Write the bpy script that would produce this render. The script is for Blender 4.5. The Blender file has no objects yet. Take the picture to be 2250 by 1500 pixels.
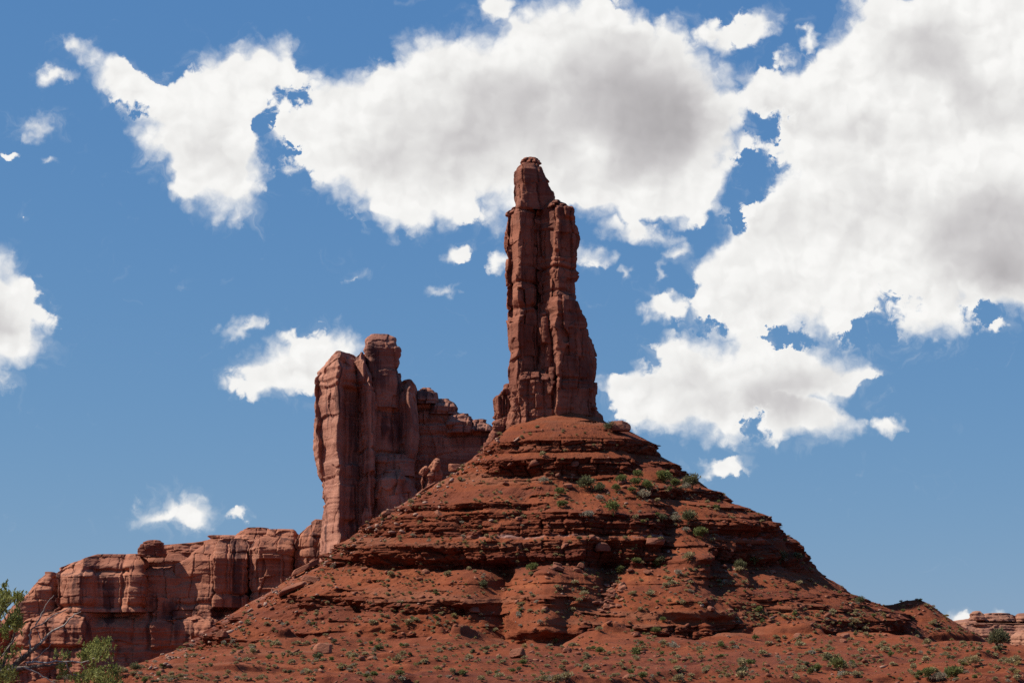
import bpy, math, random
import numpy as np
from mathutils import Vector, Matrix

scene = bpy.context.scene
COL = scene.collection
rng = np.random.default_rng(7)
random.seed(7)

# ------------------------------------------------------------------ camera
F = 5000.0                       # focal length in pixels of the 2250 px wide photograph
PITCH = math.radians(8.75)
CAMZ = 1.7
cam_data = bpy.data.cameras.new("camera")
cam_data.sensor_width = 36.0
cam_data.sensor_fit = 'HORIZONTAL'
cam_data.lens = 36.0 * F / 2250.0
cam_data.clip_start = 0.5
cam_data.clip_end = 30000.0
cam = bpy.data.objects.new("camera", cam_data)
cam.location = (0, 0, CAMZ)
cam.rotation_euler = (math.radians(90) + PITCH, 0, 0)
COL.objects.link(cam)
scene.camera = cam

# ------------------------------------------------------------------ colour management, sampling
scene.view_settings.view_transform = 'Standard'
scene.view_settings.look = 'None'
scene.view_settings.exposure = 0.415
scene.view_settings.gamma = 1.0
scene.view_settings.use_curve_mapping = False
scene.cycles.use_denoising = False
scene.cycles.max_bounces = 5
scene.cycles.diffuse_bounces = 3

# ------------------------------------------------------------------ sun
SUN_AZ = math.radians(-90)       # from +Y (view direction) towards -X (left)
SUN_EL = math.radians(49)
SUN_DIR = Vector((math.sin(SUN_AZ) * math.cos(SUN_EL), math.cos(SUN_AZ) * math.cos(SUN_EL), math.sin(SUN_EL)))
sl = bpy.data.lights.new("sun", 'SUN')
sl.energy = 5.0
sl.angle = math.radians(0.55)
sl.color = (1.0, 0.945, 0.86)
so = bpy.data.objects.new("sun", sl)
so.rotation_euler = SUN_DIR.to_track_quat('Z', 'Y').to_euler()
so.location = (-200, 100, 300)
COL.objects.link(so)

# ------------------------------------------------------------------ node helper
class NB:
    """Small wrapper for building node trees."""
    def __init__(self, tree):
        self.t = tree
    def n(self, typ, **kw):
        nd = self.t.nodes.new(typ)
        for k, v in kw.items():
            setattr(nd, k, v)
        return nd
    def put(self, sock, v):
        if hasattr(v, 'is_output'):
            self.t.links.new(v, sock)
        elif v is not None:
            sock.default_value = v
    def m(self, op, a=None, b=None, c=None, clamp=False):
        nd = self.n('ShaderNodeMath', operation=op, use_clamp=clamp)
        for i, v in enumerate((a, b, c)):
            if v is not None:
                self.put(nd.inputs[i], v)
        return nd.outputs[0]
    def vm(self, op, a=None, b=None, out=0):
        nd = self.n('ShaderNodeVectorMath', operation=op)
        self.put(nd.inputs[0], a)
        if b is not None:
            self.put(nd.inputs[1], b)
        return nd.outputs[out]
    def scale(self, a, s):
        nd = self.n('ShaderNodeVectorMath', operation='SCALE')
        self.put(nd.inputs[0], a); self.put(nd.inputs[3], s)
        return nd.outputs[0]
    def noise(self, vec, scale, detail=4, rough=0.55, dims='3D', dist=0.0, color=False, typ='FBM'):
        nd = self.n('ShaderNodeTexNoise', noise_dimensions=dims)
        nd.noise_type = typ
        self.put(nd.inputs['Vector'], vec)
        nd.inputs['Scale'].default_value = scale
        nd.inputs['Detail'].default_value = detail
        nd.inputs['Roughness'].default_value = rough
        nd.inputs['Distortion'].default_value = dist
        return nd.outputs['Color' if color else 0]
    def ss(self, x, lo, hi, a=0.0, b=1.0):
        nd = self.n('ShaderNodeMapRange', interpolation_type='SMOOTHSTEP')
        for i, v in enumerate((x, lo, hi, a, b)):
            self.put(nd.inputs[i], v)
        return nd.outputs[0]
    def lin(self, x, lo, hi, a=0.0, b=1.0):
        nd = self.n('ShaderNodeMapRange')
        for i, v in enumerate((x, lo, hi, a, b)):
            self.put(nd.inputs[i], v)
        return nd.outputs[0]
    def mix(self, f, a, b, blend='MIX'):
        nd = self.n('ShaderNodeMix', data_type='RGBA', blend_type=blend)
        self.put(nd.inputs['Factor'], f)
        self.put(nd.inputs[6], a if hasattr(a, 'is_output') else (*a, 1.0))
        self.put(nd.inputs[7], b if hasattr(b, 'is_output') else (*b, 1.0))
        return nd.outputs[2]
    def mapv(self, vec, loc=(0, 0, 0), rot=(0, 0, 0), sc=(1, 1, 1), typ='POINT'):
        nd = self.n('ShaderNodeMapping', vector_type=typ)
        self.put(nd.inputs[0], vec)
        nd.inputs[1].default_value = loc
        nd.inputs[2].default_value = rot
        nd.inputs[3].default_value = sc
        return nd.outputs[0]

# ------------------------------------------------------------------ sky and clouds (world)
def build_world():
    w = bpy.data.worlds.new("World")
    scene.world = w
    w.use_nodes = True
    t = w.node_tree
    t.nodes.clear()
    B = NB(t)
    sky = B.n('ShaderNodeTexSky', sky_type='NISHITA')
    sky.sun_disc = False
    sky.sun_elevation = SUN_EL
    sky.sun_rotation = SUN_AZ
    sky.altitude = 1500
    sky.air_density = 1.0
    sky.dust_density = 0.2
    sky.ozone_density = 3.0
    d = B.n('ShaderNodeTexCoord').outputs['Generated']
    cp, sp = math.cos(PITCH), math.sin(PITCH)
    # a tangent plane of the sky looking north at 8.75 degrees of elevation; 0.02 = one unit
    fw = B.vm('DOT_PRODUCT', d, (0, cp, sp), out=1)
    up = B.vm('DOT_PRODUCT', d, (0, -sp, cp), out=1)
    rt = B.vm('DOT_PRODUCT', d, (1, 0, 0), out=1)
    fwc = B.m('MAXIMUM', fw, 0.05)
    u = B.m('MULTIPLY', B.m('DIVIDE', rt, fwc), F / 100.0)
    v = B.m('MULTIPLY', B.m('DIVIDE', up, fwc), F / 100.0)
    cx = B.n('ShaderNodeCombineXYZ')
    B.put(cx.inputs[0], u); B.put(cx.inputs[1], v)
    uv = cx.outputs[0]
    # domain warp
    wn = B.noise(uv, 0.9, 3, 0.6, '2D', color=True)
    warp = B.scale(B.vm('SUBTRACT', wn, (0.5, 0.5, 0.5)), 0.5)
    wn2 = B.noise(uv, 3.6, 4, 0.65, '2D', color=True)
    warp2 = B.scale(B.vm('SUBTRACT', wn2, (0.5, 0.5, 0.5)), 0.15)
    q = B.vm('ADD', B.vm('ADD', uv, warp), warp2)

    qs = B.vm('ADD', uv, B.scale(B.vm('ADD', warp, warp2), 0.5))

    ql = B.vm('ADD', uv, B.scale(B.vm('ADD', warp, warp2), 1.7))

    def P2(px, py):
        return (px - 1125.0) / 100.0, (750.0 - py) / 100.0

    def polar(center, pts, q=q):
        c = P2(*center)
        arr = np.array([P2(*p) for p in pts])
        # densify the outline, then the outermost radius for each direction
        dense = []
        for i in range(len(arr)):
            a, b = arr[i], arr[(i + 1) % len(arr)]
            for k in range(24):
                dense.append(a + (b - a) * k / 24.0)
        dense = np.array(dense) - np.array(c)
        th = (np.arctan2(dense[:, 1], dense[:, 0]) / (2 * math.pi) + 0.5) % 1.0
        r = np.hypot(dense[:, 0], dense[:, 1])
        N = 72
        vals = []
        for k in range(N):
            dd = np.abs((th - k / N + 0.5) % 1.0 - 0.5)
            sel = dd < 0.6 / N
            vals.append(r[sel].max() if sel.any() else r[np.argmin(dd)])
        Rm = max(vals) * 1.02
        dv = B.vm('SUBTRACT', q, (c[0], c[1], 0))
        sx = B.n('ShaderNodeSeparateXYZ'); B.put(sx.inputs[0], dv)
        ang = B.m('MULTIPLY_ADD', B.m('ARCTAN2', sx.outputs[1], sx.outputs[0]), 1 / (2 * math.pi), 0.5)
        fc = B.n('ShaderNodeFloatCurve')
        cu = fc.mapping.curves[0]
        cu.points[0].location = (0, vals[0] / Rm)
        cu.points[1].location = (1, vals[0] / Rm)
        for k in range(1, N):
            cu.points.new(k / N, vals[k] / Rm)
        for p in cu.points:
            p.handle_type = 'VECTOR'
        fc.mapping.update()
        B.put(fc.inputs['Value'], ang)
        R = B.m('MULTIPLY', fc.outputs[0], Rm)
        ln = B.vm('LENGTH', dv, out=1)
        return B.m('SUBTRACT', R, ln)

    def blob(px, py, rx, ry, rot=0.0, gain=1.0, vec=None):
        c = P2(px, py)
        mp = B.mapv(vec if vec is not None else q, (c[0], c[1], 0), (0, 0, math.radians(rot)), (rx / 100.0, ry / 100.0, 1), 'TEXTURE')
        g = B.n('ShaderNodeTexGradient', gradient_type='SPHERICAL')
        B.put(g.inputs[0], mp)
        return g.outputs[1] if gain == 1.0 else B.m('MULTIPLY', g.outputs[1], gain)

    polys = [
        ((1110, 270), [(575, 270), (600, 240), (650, 215), (720, 205), (780, 165), (850, 140), (880, 95), (940, 70), (1020, 65), (1100, 35), (1180, 5), (1260, -25), (1330, -15), (1390, 15), (1430, 45), (1465, 45), (1500, 70), (1540, 100), (1590, 150), (1625, 200), (1650, 260), (1660, 310), (1640, 350), (1600, 385), (1570, 410), (1590, 440), (1550, 460), (1500, 490), (1470, 480), (1400, 460), (1330, 480), (1300, 470), (1200, 465), (1150, 480), (1090, 490), (1040, 490), (960, 495), (860, 500), (800, 480), (750, 440), (690, 390), (640, 350), (590, 330)]),
        ((440, 280), [(190, 140), (215, 125), (270, 130), (310, 160), (330, 190), (350, 185), (400, 150), (460, 125), (520, 110), (580, 105), (640, 85), (668, 120), (650, 160), (700, 175), (710, 210), (660, 230), (620, 215), (590, 240), (565, 280), (590, 330), (580, 390), (570, 440), (570, 490), (520, 482), (470, 475), (430, 468), (380, 430), (340, 380), (300, 330), (278, 295), (300, 250), (240, 230), (225, 195)]),
        ((-60, 680), [(0, 545), (60, 578), (98, 640), (105, 700), (112, 780), (60, 800), (0, 812), (-150, 800), (-250, 650), (-150, 530)]),
        ((650, 812), [(492, 820), (550, 790), (590, 750), (650, 728), (720, 728), (770, 732), (800, 765), (800, 830), (720, 868), (650, 873), (560, 870), (510, 855)]),
        ((388, 1128), [(285, 1150), (320, 1108), (366, 1074), (396, 1096), (445, 1094), (486, 1132), (450, 1154), (390, 1163), (325, 1158)]),
        ((1930, 400), [(1625, 170), (1660, 140), (1700, 145), (1760, 130), (1820, 95), (1830, 50), (1880, 5), (1960, -30), (2100, -60), (2350, -60), (2450, 200), (2450, 500), (2400, 650), (2250, 682), (2150, 662), (2120, 665), (2152, 715), (2120, 750), (2040, 755), (1960, 745), (1910, 720), (1850, 766), (1790, 750), (1700, 725), (1600, 745), (1530, 740), (1508, 700), (1535, 660), (1525, 610), (1550, 575), (1605, 560), (1600, 520), (1585, 490), (1620, 450), (1680, 420), (1700, 370), (1690, 320), (1720, 285), (1690, 250), (1635, 225)]),
        ((1620, 850), [(1310, 862), (1330, 838), (1385, 850), (1410, 790), (1430, 757), (1500, 745), (1560, 735), (1650, 720), (1720, 738), (1790, 757), (1830, 790), (1870, 808), (1930, 825), (1890, 852), (1840, 868), (1812, 905), (1855, 925), (1910, 932), (1830, 955), (1760, 968), (1680, 980), (1600, 968), (1540, 953), (1480, 953), (1420, 943), (1370, 930), (1330, 905)]),
    ]
    s = None
    for k_, (c, p) in enumerate(polys):
        e = polar(c, p, qs if k_ in (3, 4) else q)
        s = e if s is None else B.m('MAXIMUM', s, e)
    # small cloudlets and wisps: (px, py, rx, ry, rotation)
    lets = [(180, 118, 75, 50, -30, .45), (110, 160, 60, 40, 0, .38), (85, 278, 85, 52, 10, .5), (15, 336, 45, 24, 0, .34), (105, 357, 38, 20, 0, .36),
            (65, 472, 22, 22, 30, .3), (550, 716, 100, 34, 20, .5), (520, 1131, 60, 18, 0, .36), (1570, 88, 90, 62, -20, .5), (1660, 58, 82, 56, 35, .52),
            (1780, 92, 34, 56, 0, .45), (1725, 130, 75, 34, 0, .42), (1303, 566, 75, 54, -10, .55), (1390, 600, 32, 26, 40, .38), (1456, 612, 18, 42, -20, .36),
            (1462, 682, 72, 46, 0, .52), (1500, 552, 52, 30, 0, .38), (1018, 554, 54, 44, 30, .46), (1095, 578, 48, 34, 0, .42), (1400, 505, 130, 42, -12, .46),
            (1590, 1026, 95, 44, -5, .55), (1945, 928, 52, 34, 0, .55), (2180, 712, 62, 36, 0, .38), (985, 646, 50, 18, 0, .26), (775, 612, 55, 18, -12, .27),
            (1090, 22, 85, 50, 10, .46), (2112, 1366, 70, 32, 0, .6), (1530, 470, 60, 40, 30, .5), (690, 205, 50, 40, 0, .5), (10, 830, 40, 30, 0, .32), (2200, 1352, 60, 20, 0, .45)]
    for px, py, rx, ry, ro, g in lets:
        e = B.m('MULTIPLY_ADD', blob(px, py, rx * 1.15, ry * 1.15, ro, vec=ql), 0.52 + 1.35 * g, -0.52)
        s = B.m('MAXIMUM', s, e)
    holes = [(1708, 268, 66, 36, 10), (1655, 400, 44, 70, 15), (1972, 650, 62, 52, 20), (1915, 725, 80, 44, 20), (1772, 552, 34, 48, 10), (1565, 708, 34, 26, 0),
             (2118, 262, 40, 22, 0), (2105, 202, 34, 18, 0), (1730, 742, 62, 26, -10), (590, 250, 30, 62, -25), (640, 205, 55, 25, -20), (620, 340, 55, 30, 0),
             (300, 235, 55, 20, -10), (1660, 935, 36, 40, 0), (2160, 690, 50, 26, 0), (1625, 480, 34, 40, 0)]
    hn_ = B.m('MULTIPLY', B.lin(B.noise(uv, 3.0, 6, 0.65, '2D', dist=0.8), 0.3, 0.7, 0.25, 1.5), -1.15)
    qh = B.vm('ADD', q, B.scale(B.vm('SUBTRACT', wn2, (0.5, 0.5, 0.5)), 0.55))
    for px, py, rx, ry, ro in holes:
        e = B.m('MULTIPLY', blob(px, py, rx * 1.1, ry * 1.1, ro, vec=qh), hn_)
        s = B.m('ADD', s, e)
    # open field of other cumulus all round the rest of the sky
    sx = B.n('ShaderNodeSeparateXYZ'); B.put(sx.inputs[0], d)
    zz = B.m('ADD', B.m('MAXIMUM', sx.outputs[2], 0.0), 0.12)
    proj = B.scale(d, B.m('DIVIDE', 1.0, zz))
    gen = B.noise(proj, 0.85, 6, 0.55)
    outside = B.m('MAXIMUM', B.ss(B.m('ABSOLUTE', u), 13.0, 17.0), B.ss(v, 9.5, 13.0))
    outside = B.m('MAXIMUM', outside, B.ss(fw, 0.2, 0.1))
    sgen = B.m('SUBTRACT', B.m('MULTIPLY', B.m('SUBTRACT', gen, 0.66), 9.0), B.m('MULTIPLY', B.m('SUBTRACT', 1.0, outside), 6.0))
    inside = B.m('MULTIPLY', outside, -3.0)
    s_in = B.m('ADD', s, inside)
    s = B.m('MAXIMUM', s_in, sgen)
    # billowing edge detail: rounded puffs of two sizes and finer fringe
    def vor(vec, scale):
        nd = B.n('ShaderNodeTexVoronoi', voronoi_dimensions='2D', feature='F1')
        B.put(nd.inputs['Vector'], vec)
        nd.inputs['Scale'].default_value = scale
        return nd.outputs['Distance']
    def height(vec):
        a = B.m('MULTIPLY', B.m('SUBTRACT', 0.42, vor(vec, 1.3)), 0.52)
        b = B.m('MULTIPLY', B.m('SUBTRACT', 0.42, vor(vec, 3.3)), 0.24)
        c = B.m('MULTIPLY', B.m('SUBTRACT', B.noise(vec, 2.0, 4, 0.5, '2D'), 0.5), 0.36)
        return B.m('ADD', B.m('ADD', a, b), c)
    h0 = height(q)
    h1 = height(B.vm('ADD', q, (-0.17, 0.19, 0)))
    n2 = B.noise(uv, 6.0, 7, 0.66, '2D', dist=0.6)
    nn = B.m('ADD', h0, B.m('MULTIPLY', B.m('SUBTRACT', n2, 0.5), 0.27))
    nn = B.m('MINIMUM', nn, 0.42)
    D = B.m('ADD', s, nn)
    soft = B.ss(B.noise(uv, 0.8, 2, 0.5, '2D'), 0.36, 0.62, 0.14, 0.75)
    alpha = B.ss(D, B.m('MULTIPLY', soft, -0.25), soft)
    # thin veil and stray wisps round the clouds
    veil = B.m('ADD', s, B.m('MULTIPLY', B.m('SUBTRACT', B.noise(q, 1.3, 7, 0.62, '2D', dist=0.8), 0.5), 2.6))
    veil = B.m('MULTIPLY', B.ss(veil, -0.2, 1.3), 0.36)
    alpha = B.m('MAXIMUM', alpha, veil)
    relief = B.m('SUBTRACT', h0, h1)  # painted cloud lighting: puffs lighter on the side towards the sun
    q2 = B.vm('ADD', uv, B.scale(B.vm('SUBTRACT', B.noise(uv, 0.45, 1.5, 0.5, '2D', color=True), (0.5, 0.5, 0.5)), 1.8))
    darks = [(1460, 225, 320, 190, -25, .62), (1160, 190, 250, 100, 0, .28), (1000, 300, 330, 130, 10, .34), (1330, 345, 280, 130, 0, .20),
             (470, 345, 170, 80, 0, .14), (2060, 125, 190, 100, -20, .30), (1880, 262, 220, 70, -5, .18), (2235, 580, 250, 170, -10, .62), (2200, 220, 160, 110, 0, .16), (1990, 420, 240, 90, -20, .13),
             (1700, 890, 260, 80, 10, .30), (1780, 790, 120, 60, -20, .22), (1540, 850, 180, 80, -20, .16), (10, 740, 150, 150, 0, .34), (690, 845, 150, 50, 0, .16), (2080, 728, 120, 36, 0, .16), (1640, 655, 180, 60, 0, .10), (1780, 500, 250, 90, 10, .12)]
    g = None  # darks: grey shade of the thick cloud parts, painted into the sky colour
    for px, py, rx, ry, ro, a in darks:
        e = B.m('MULTIPLY', B.ss(blob(px, py, rx * 1.15, ry * 1.15, ro, vec=q2), 0.0, 0.95), a)
        g = e if g is None else B.m('ADD', g, e)
    g = B.m('ADD', g, B.m('MULTIPLY', outside, 0.4))
    deep = B.ss(s, 0.1, 1.5)
    gs = B.m('MULTIPLY', B.m('SUBTRACT', 1.0, B.m('EXPONENT', B.m('MULTIPLY', g, -1.5))), deep)
    lum = B.m('SUBTRACT', 0.91, B.m('MULTIPLY', gs, 0.74))
    edge = B.m('SUBTRACT', B.ss(D, 0.1, 0.7), B.m('MULTIPLY', gs, 1.1))
    mod = B.m('MULTIPLY', B.m('MULTIPLY', relief, 0.24), B.m('MAXIMUM', edge, 0.06))
    lum = B.m('ADD', lum, mod)
    lum = B.m('MINIMUM', B.m('MAXIMUM', lum, 0.3), 0.95)
    ccol = B.mix(B.ss(lum, 0.4, 0.9), (1.0, 0.965, 0.985), (1.0, 0.995, 0.975))
    ccol = B.scale(ccol, B.m('MULTIPLY', lum, 10.0))
    # blue of the clear sky
    sc_ = B.n('ShaderNodeSeparateColor'); B.put(sc_.inputs[0], sky.outputs[0])
    cc_ = B.n('ShaderNodeCombineColor')
    for i, (g_, e_) in enumerate(((0.70, 0.73), (1.50, 0.476), (3.52, 0.214))):
        B.put(cc_.inputs[i], B.m('MULTIPLY', B.m('POWER', sc_.outputs[i], e_), g_))
    col = B.mix(alpha, cc_.outputs[0], ccol)
    bg = B.n('ShaderNodeBackground')
    B.put(bg.inputs[0], col)
    bg.inputs[1].default_value = 0.075
    out = B.n('ShaderNodeOutputWorld')
    t.links.new(bg.outputs[0], out.inputs[0])

build_world()

# ------------------------------------------------------------------ numpy noise
def _hash(ix, iy, iz, seed):
    with np.errstate(over='ignore'):
        h = (ix.astype(np.uint32) * np.uint32(374761393) + iy.astype(np.uint32) * np.uint32(668265263)
             + iz.astype(np.uint32) * np.uint32(2246822519) + np.uint32((seed * 3266489917) & 0xffffffff))
        h = (h ^ (h >> np.uint32(13))) * np.uint32(1274126177)
        h = (h ^ (h >> np.uint32(16))) * np.uint32(2654435761)
        return h ^ (h >> np.uint32(15))

_G = rng.normal(size=(256, 3)).astype(np.float32)
_G /= np.linalg.norm(_G, axis=1, keepdims=True)
_G *= 1.5

def perlin(x, y, z, seed=0):
    x = np.asarray(x, np.float32); y = np.asarray(y, np.float32); z = np.asarray(z, np.float32)
    x, y, z = np.broadcast_arrays(x, y, z)
    fx, fy, fz = np.floor(x), np.floor(y), np.floor(z)
    ix, iy, iz = fx.astype(np.int32), fy.astype(np.int32), fz.astype(np.int32)
    x = x - fx; y = y - fy; z = z - fz
    u = x * x * x * (x * (x * 6 - 15) + 10); v = y * y * y * (y * (y * 6 - 15) + 10); w = z * z * z * (z * (z * 6 - 15) + 10)
    res = 0
    for dx in (0, 1):
        wx = u if dx else 1 - u
        for dy in (0, 1):
            wy = v if dy else 1 - v
            for dz in (0, 1):
                wz = w if dz else 1 - w
                g = _G[_hash(ix + dx, iy + dy, iz + dz, seed) & np.uint32(255)]
                res = res + wx * wy * wz * (g[..., 0] * (x - dx) + g[..., 1] * (y - dy) + g[..., 2] * (z - dz))
    return res

def fbm(x, y, z, octv=4, seed=0, gain=0.5, ridged=False):
    a, tot, r, f = 1.0, 0.0, 0, 1.0
    for o in range(octv):
        n = perlin(x * f, y * f, z * f, seed + o * 17)
        if ridged:
            n = 1 - 2 * np.abs(n)
        r = r + a * n
        tot += a
        a *= gain
        f *= 2.03
    return r / tot

def worley(x, y, z, seed=0):
    """F1, F2, a random number per cell and the offset to the nearest feature point."""
    x, y, z = np.broadcast_arrays(np.asarray(x, np.float32), np.asarray(y, np.float32), np.asarray(z, np.float32))
    ix, iy, iz = (np.floor(a).astype(np.int32) for a in (x, y, z))
    F1 = np.full(x.shape, 9.0, np.float32); F2 = F1.copy()
    idn = np.zeros(x.shape, np.uint32)
    ox, oy, oz = (np.zeros(x.shape, np.float32) for _ in range(3))
    k = np.float32(1 / 1023.0)
    for dx in (-1, 0, 1):
        for dy in (-1, 0, 1):
            for dz in (-1, 0, 1):
                h = _hash(ix + dx, iy + dy, iz + dz, seed)
                px = ix + dx + (h & np.uint32(1023)).astype(np.float32) * k - x
                py = iy + dy + ((h >> np.uint32(10)) & np.uint32(1023)).astype(np.float32) * k - y
                pz = iz + dz + ((h >> np.uint32(20)) & np.uint32(1023)).astype(np.float32) * k - z
                d = px * px + py * py + pz * pz
                c = d < F1
                F2 = np.where(c, F1, np.minimum(F2, d))
                F1 = np.where(c, d, F1)
                idn = np.where(c, h, idn)
                ox = np.where(c, px, ox); oy = np.where(c, py, oy); oz = np.where(c, pz, oz)
    h2 = _hash(idn.astype(np.int32), idn.astype(np.int32), idn.astype(np.int32), seed + 5)
    r1 = (h2 & np.uint32(1023)).astype(np.float32) * k
    r2 = ((h2 >> np.uint32(10)) & np.uint32(1023)).astype(np.float32) * k
    r3 = ((h2 >> np.uint32(20)) & np.uint32(1023)).astype(np.float32) * k
    return np.sqrt(F1), np.sqrt(F2), r1, r2, r3, ox, oy, oz

def bricks(x, y, z, bw, bh, seed=0):
    """Joint blocks: beds cut by upright joints, slightly crooked. Random numbers per block, place inside it, metres to its joints."""
    zz = z / bh + 0.30 * perlin(x / 7, y / 7, z / 7, seed) + 0.05 * perlin(x / 1.3, y / 1.3, z / 1.3, seed + 1)
    li = np.floor(zz)
    rl = (_hash(li.astype(np.int32), 0 * li.astype(np.int32), 0 * li.astype(np.int32) + 7, seed) & np.uint32(1023)).astype(np.float32) / 1023
    wob = 0.28 * perlin(x / 4, y / 4, z / 5, seed + 2) + 0.06 * perlin(x / .9, y / .9, z / 1.1, seed + 3)
    xx = x / bw + 0.8 * rl + wob
    yy = y / bw + 0.8 * rl + wob
    cx, cy = np.floor(xx), np.floor(yy)
    h = _hash(cx.astype(np.int32), cy.astype(np.int32), li.astype(np.int32), seed + 4)
    k = np.float32(1 / 1023.0)
    r = [((h >> np.uint32(q)) & np.uint32(1023)).astype(np.float32) * k for q in (0, 10, 20)]
    fx, fy, fz = xx - cx, yy - cy, zz - li
    return r[0], r[1], r[2], fx - .5, fy - .5, fz - .5, np.minimum(fx, 1 - fx) * bw, np.minimum(fz, 1 - fz) * bh

def sstep(x, a, b):
    t = np.clip((x - a) / (b - a), 0, 1)
    return t * t * (3 - 2 * t)

# ------------------------------------------------------------------ pixel <-> world
CP, SP = math.cos(PITCH), math.sin(PITCH)
def P(px, py, Y):
    """The point at depth Y that the photograph shows at pixel (px, py)."""
    a = (np.asarray(px, float) - 1125.0) / F
    b = (750.0 - np.asarray(py, float)) / F
    t = Y / (CP - b * SP)
    return a * t, Y + 0 * a, CAMZ + (b * CP + SP) * t

def project(x, y, z):
    zz = z - CAMZ
    dep = y * CP + zz * SP
    upc = -y * SP + zz * CP
    return 1125.0 + F * x / dep, 750.0 - F * upc / dep, dep

# ------------------------------------------------------------------ mesh helpers
def mesh_from(name, verts, quads=None, tris=None, mat=None, smooth=True, attrs=None, mat_idx=None):
    me = bpy.data.meshes.new(name)
    verts = np.ascontiguousarray(verts, np.float32).reshape(-1, 3)
    me.vertices.add(len(verts))
    me.vertices.foreach_set("co", verts.ravel())
    loops, starts = [], []
    off = 0
    for f, k in ((quads, 4), (tris, 3)):
        if f is not None and len(f):
            f = np.asarray(f, np.int32).reshape(-1, k)
            loops.append(f.ravel())
            starts.append(off + np.arange(len(f), dtype=np.int32) * k)
            off += f.size
    loops = np.concatenate(loops); starts = np.concatenate(starts)
    me.loops.add(len(loops))
    me.loops.foreach_set("vertex_index", loops)
    me.polygons.add(len(starts))
    me.polygons.foreach_set("loop_start", starts)
    me.update(calc_edges=True)
    if smooth:
        me.polygons.foreach_set("use_smooth", np.ones(len(starts), bool))
    if attrs:
        for k, a in attrs.items():
            at = me.attributes.new(k, 'FLOAT', 'POINT')
            at.data.foreach_set("value", np.ascontiguousarray(a, np.float32).ravel())
    for m in (mat if isinstance(mat, (list, tuple)) else [mat]):
        if m is not None:
            me.materials.append(m)
    if mat_idx is not None:
        me.polygons.foreach_set("material_index", np.asarray(mat_idx, np.int32))
    me.update()
    return me

def grid_quads(nr, nc, wrap=False, flip=False):
    r = np.arange(nr - 1)[:, None]
    c = np.arange(nc if wrap else nc - 1)[None, :]
    c2 = (c + 1) % nc
    q = np.stack([r * nc + c, r * nc + c2, (r + 1) * nc + c2, (r + 1) * nc + c], -1).reshape(-1, 4)
    return q[:, ::-1] if flip else q

def link(name, me, loc=(0, 0, 0), parent=None, label=None, cat=None, group=None, kind=None):
    o = bpy.data.objects.new(name, me)
    COL.objects.link(o)
    if parent is not None:
        o.parent = parent
        o.location = loc
    else:
        o.location = loc
    for k, v in (('label', label), ('category', cat), ('group', group), ('kind', kind)):
        if v:
            o[k] = v
    return o

def thing(name, loc, label, cat, group=None):
    return link(name, None, loc, None, label, cat, group)

TERRAIN = []     # vertex clouds of everything large, for placing bushes and stones on it

# ------------------------------------------------------------------ materials
def new_mat(name):
    m = bpy.data.materials.new(name)
    m.use_nodes = True
    t = m.node_tree
    t.nodes.clear()
    B = NB(t)
    out = B.n('ShaderNodeOutputMaterial')
    bs = B.n('ShaderNodeBsdfPrincipled')
    bs.inputs['Roughness'].default_value = 0.95
    bs.inputs['Specular IOR Level'].default_value = 0.12
    t.links.new(bs.outputs[0], out.inputs[0])
    return m, B, bs

def rock_mat(name, c1, c2, band, varnish, vstr=0.6, bscale=1.0, bump=0.25, streak=True):
    m, B, bs = new_mat(name)
    pos = B.n('ShaderNodeNewGeometry').outputs['Position']
    big = B.noise(B.scale(pos, 0.16 * bscale), 1.0, 4, 0.6)
    col = B.mix(B.ss(big, 0.38, 0.62), c1, c2)
    bd = B.noise(B.vm('MULTIPLY', pos, (0.05, 0.05, 0.9 * bscale)), 1.0, 5, 0.65)
    col = B.mix(B.ss(bd, 0.5, 0.66, 0.0, 0.75), col, band)
    if streak:
        st = B.noise(B.vm('MULTIPLY', pos, (0.55 * bscale, 0.55 * bscale, 0.06 * bscale)), 1.0, 5, 0.6)
        msk = B.noise(B.scale(pos, 0.1 * bscale), 1.0, 2, 0.5)
        f = B.m('MULTIPLY', B.ss(st, 0.49, 0.61), B.ss(msk, 0.40, 0.58, 0.05, 1.0))
        col = B.mix(B.m('MULTIPLY', f, vstr), col, varnish)
    fine = B.noise(B.scale(pos, 2.6 * bscale), 1.0, 8, 0.7)
    col = B.mix(1.0, col, B.mix(fine, (0.62, 0.62, 0.62), (1.34, 1.34, 1.34)), 'MULTIPLY')
    B.put(bs.inputs['Base Color'], col)
    bn = B.noise(B.vm('MULTIPLY', pos, (1.5 * bscale, 1.5 * bscale, 3.5 * bscale)), 1.0, 9, 0.68)
    bp = B.n('ShaderNodeBump')
    bp.inputs['Strength'].default_value = 0.8
    bp.inputs['Distance'].default_value = 0.6 * bump / bscale
    B.put(bp.inputs['Height'], bn)
    B.put(bs.inputs['Normal'], bp.outputs[0])
    return m

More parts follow.
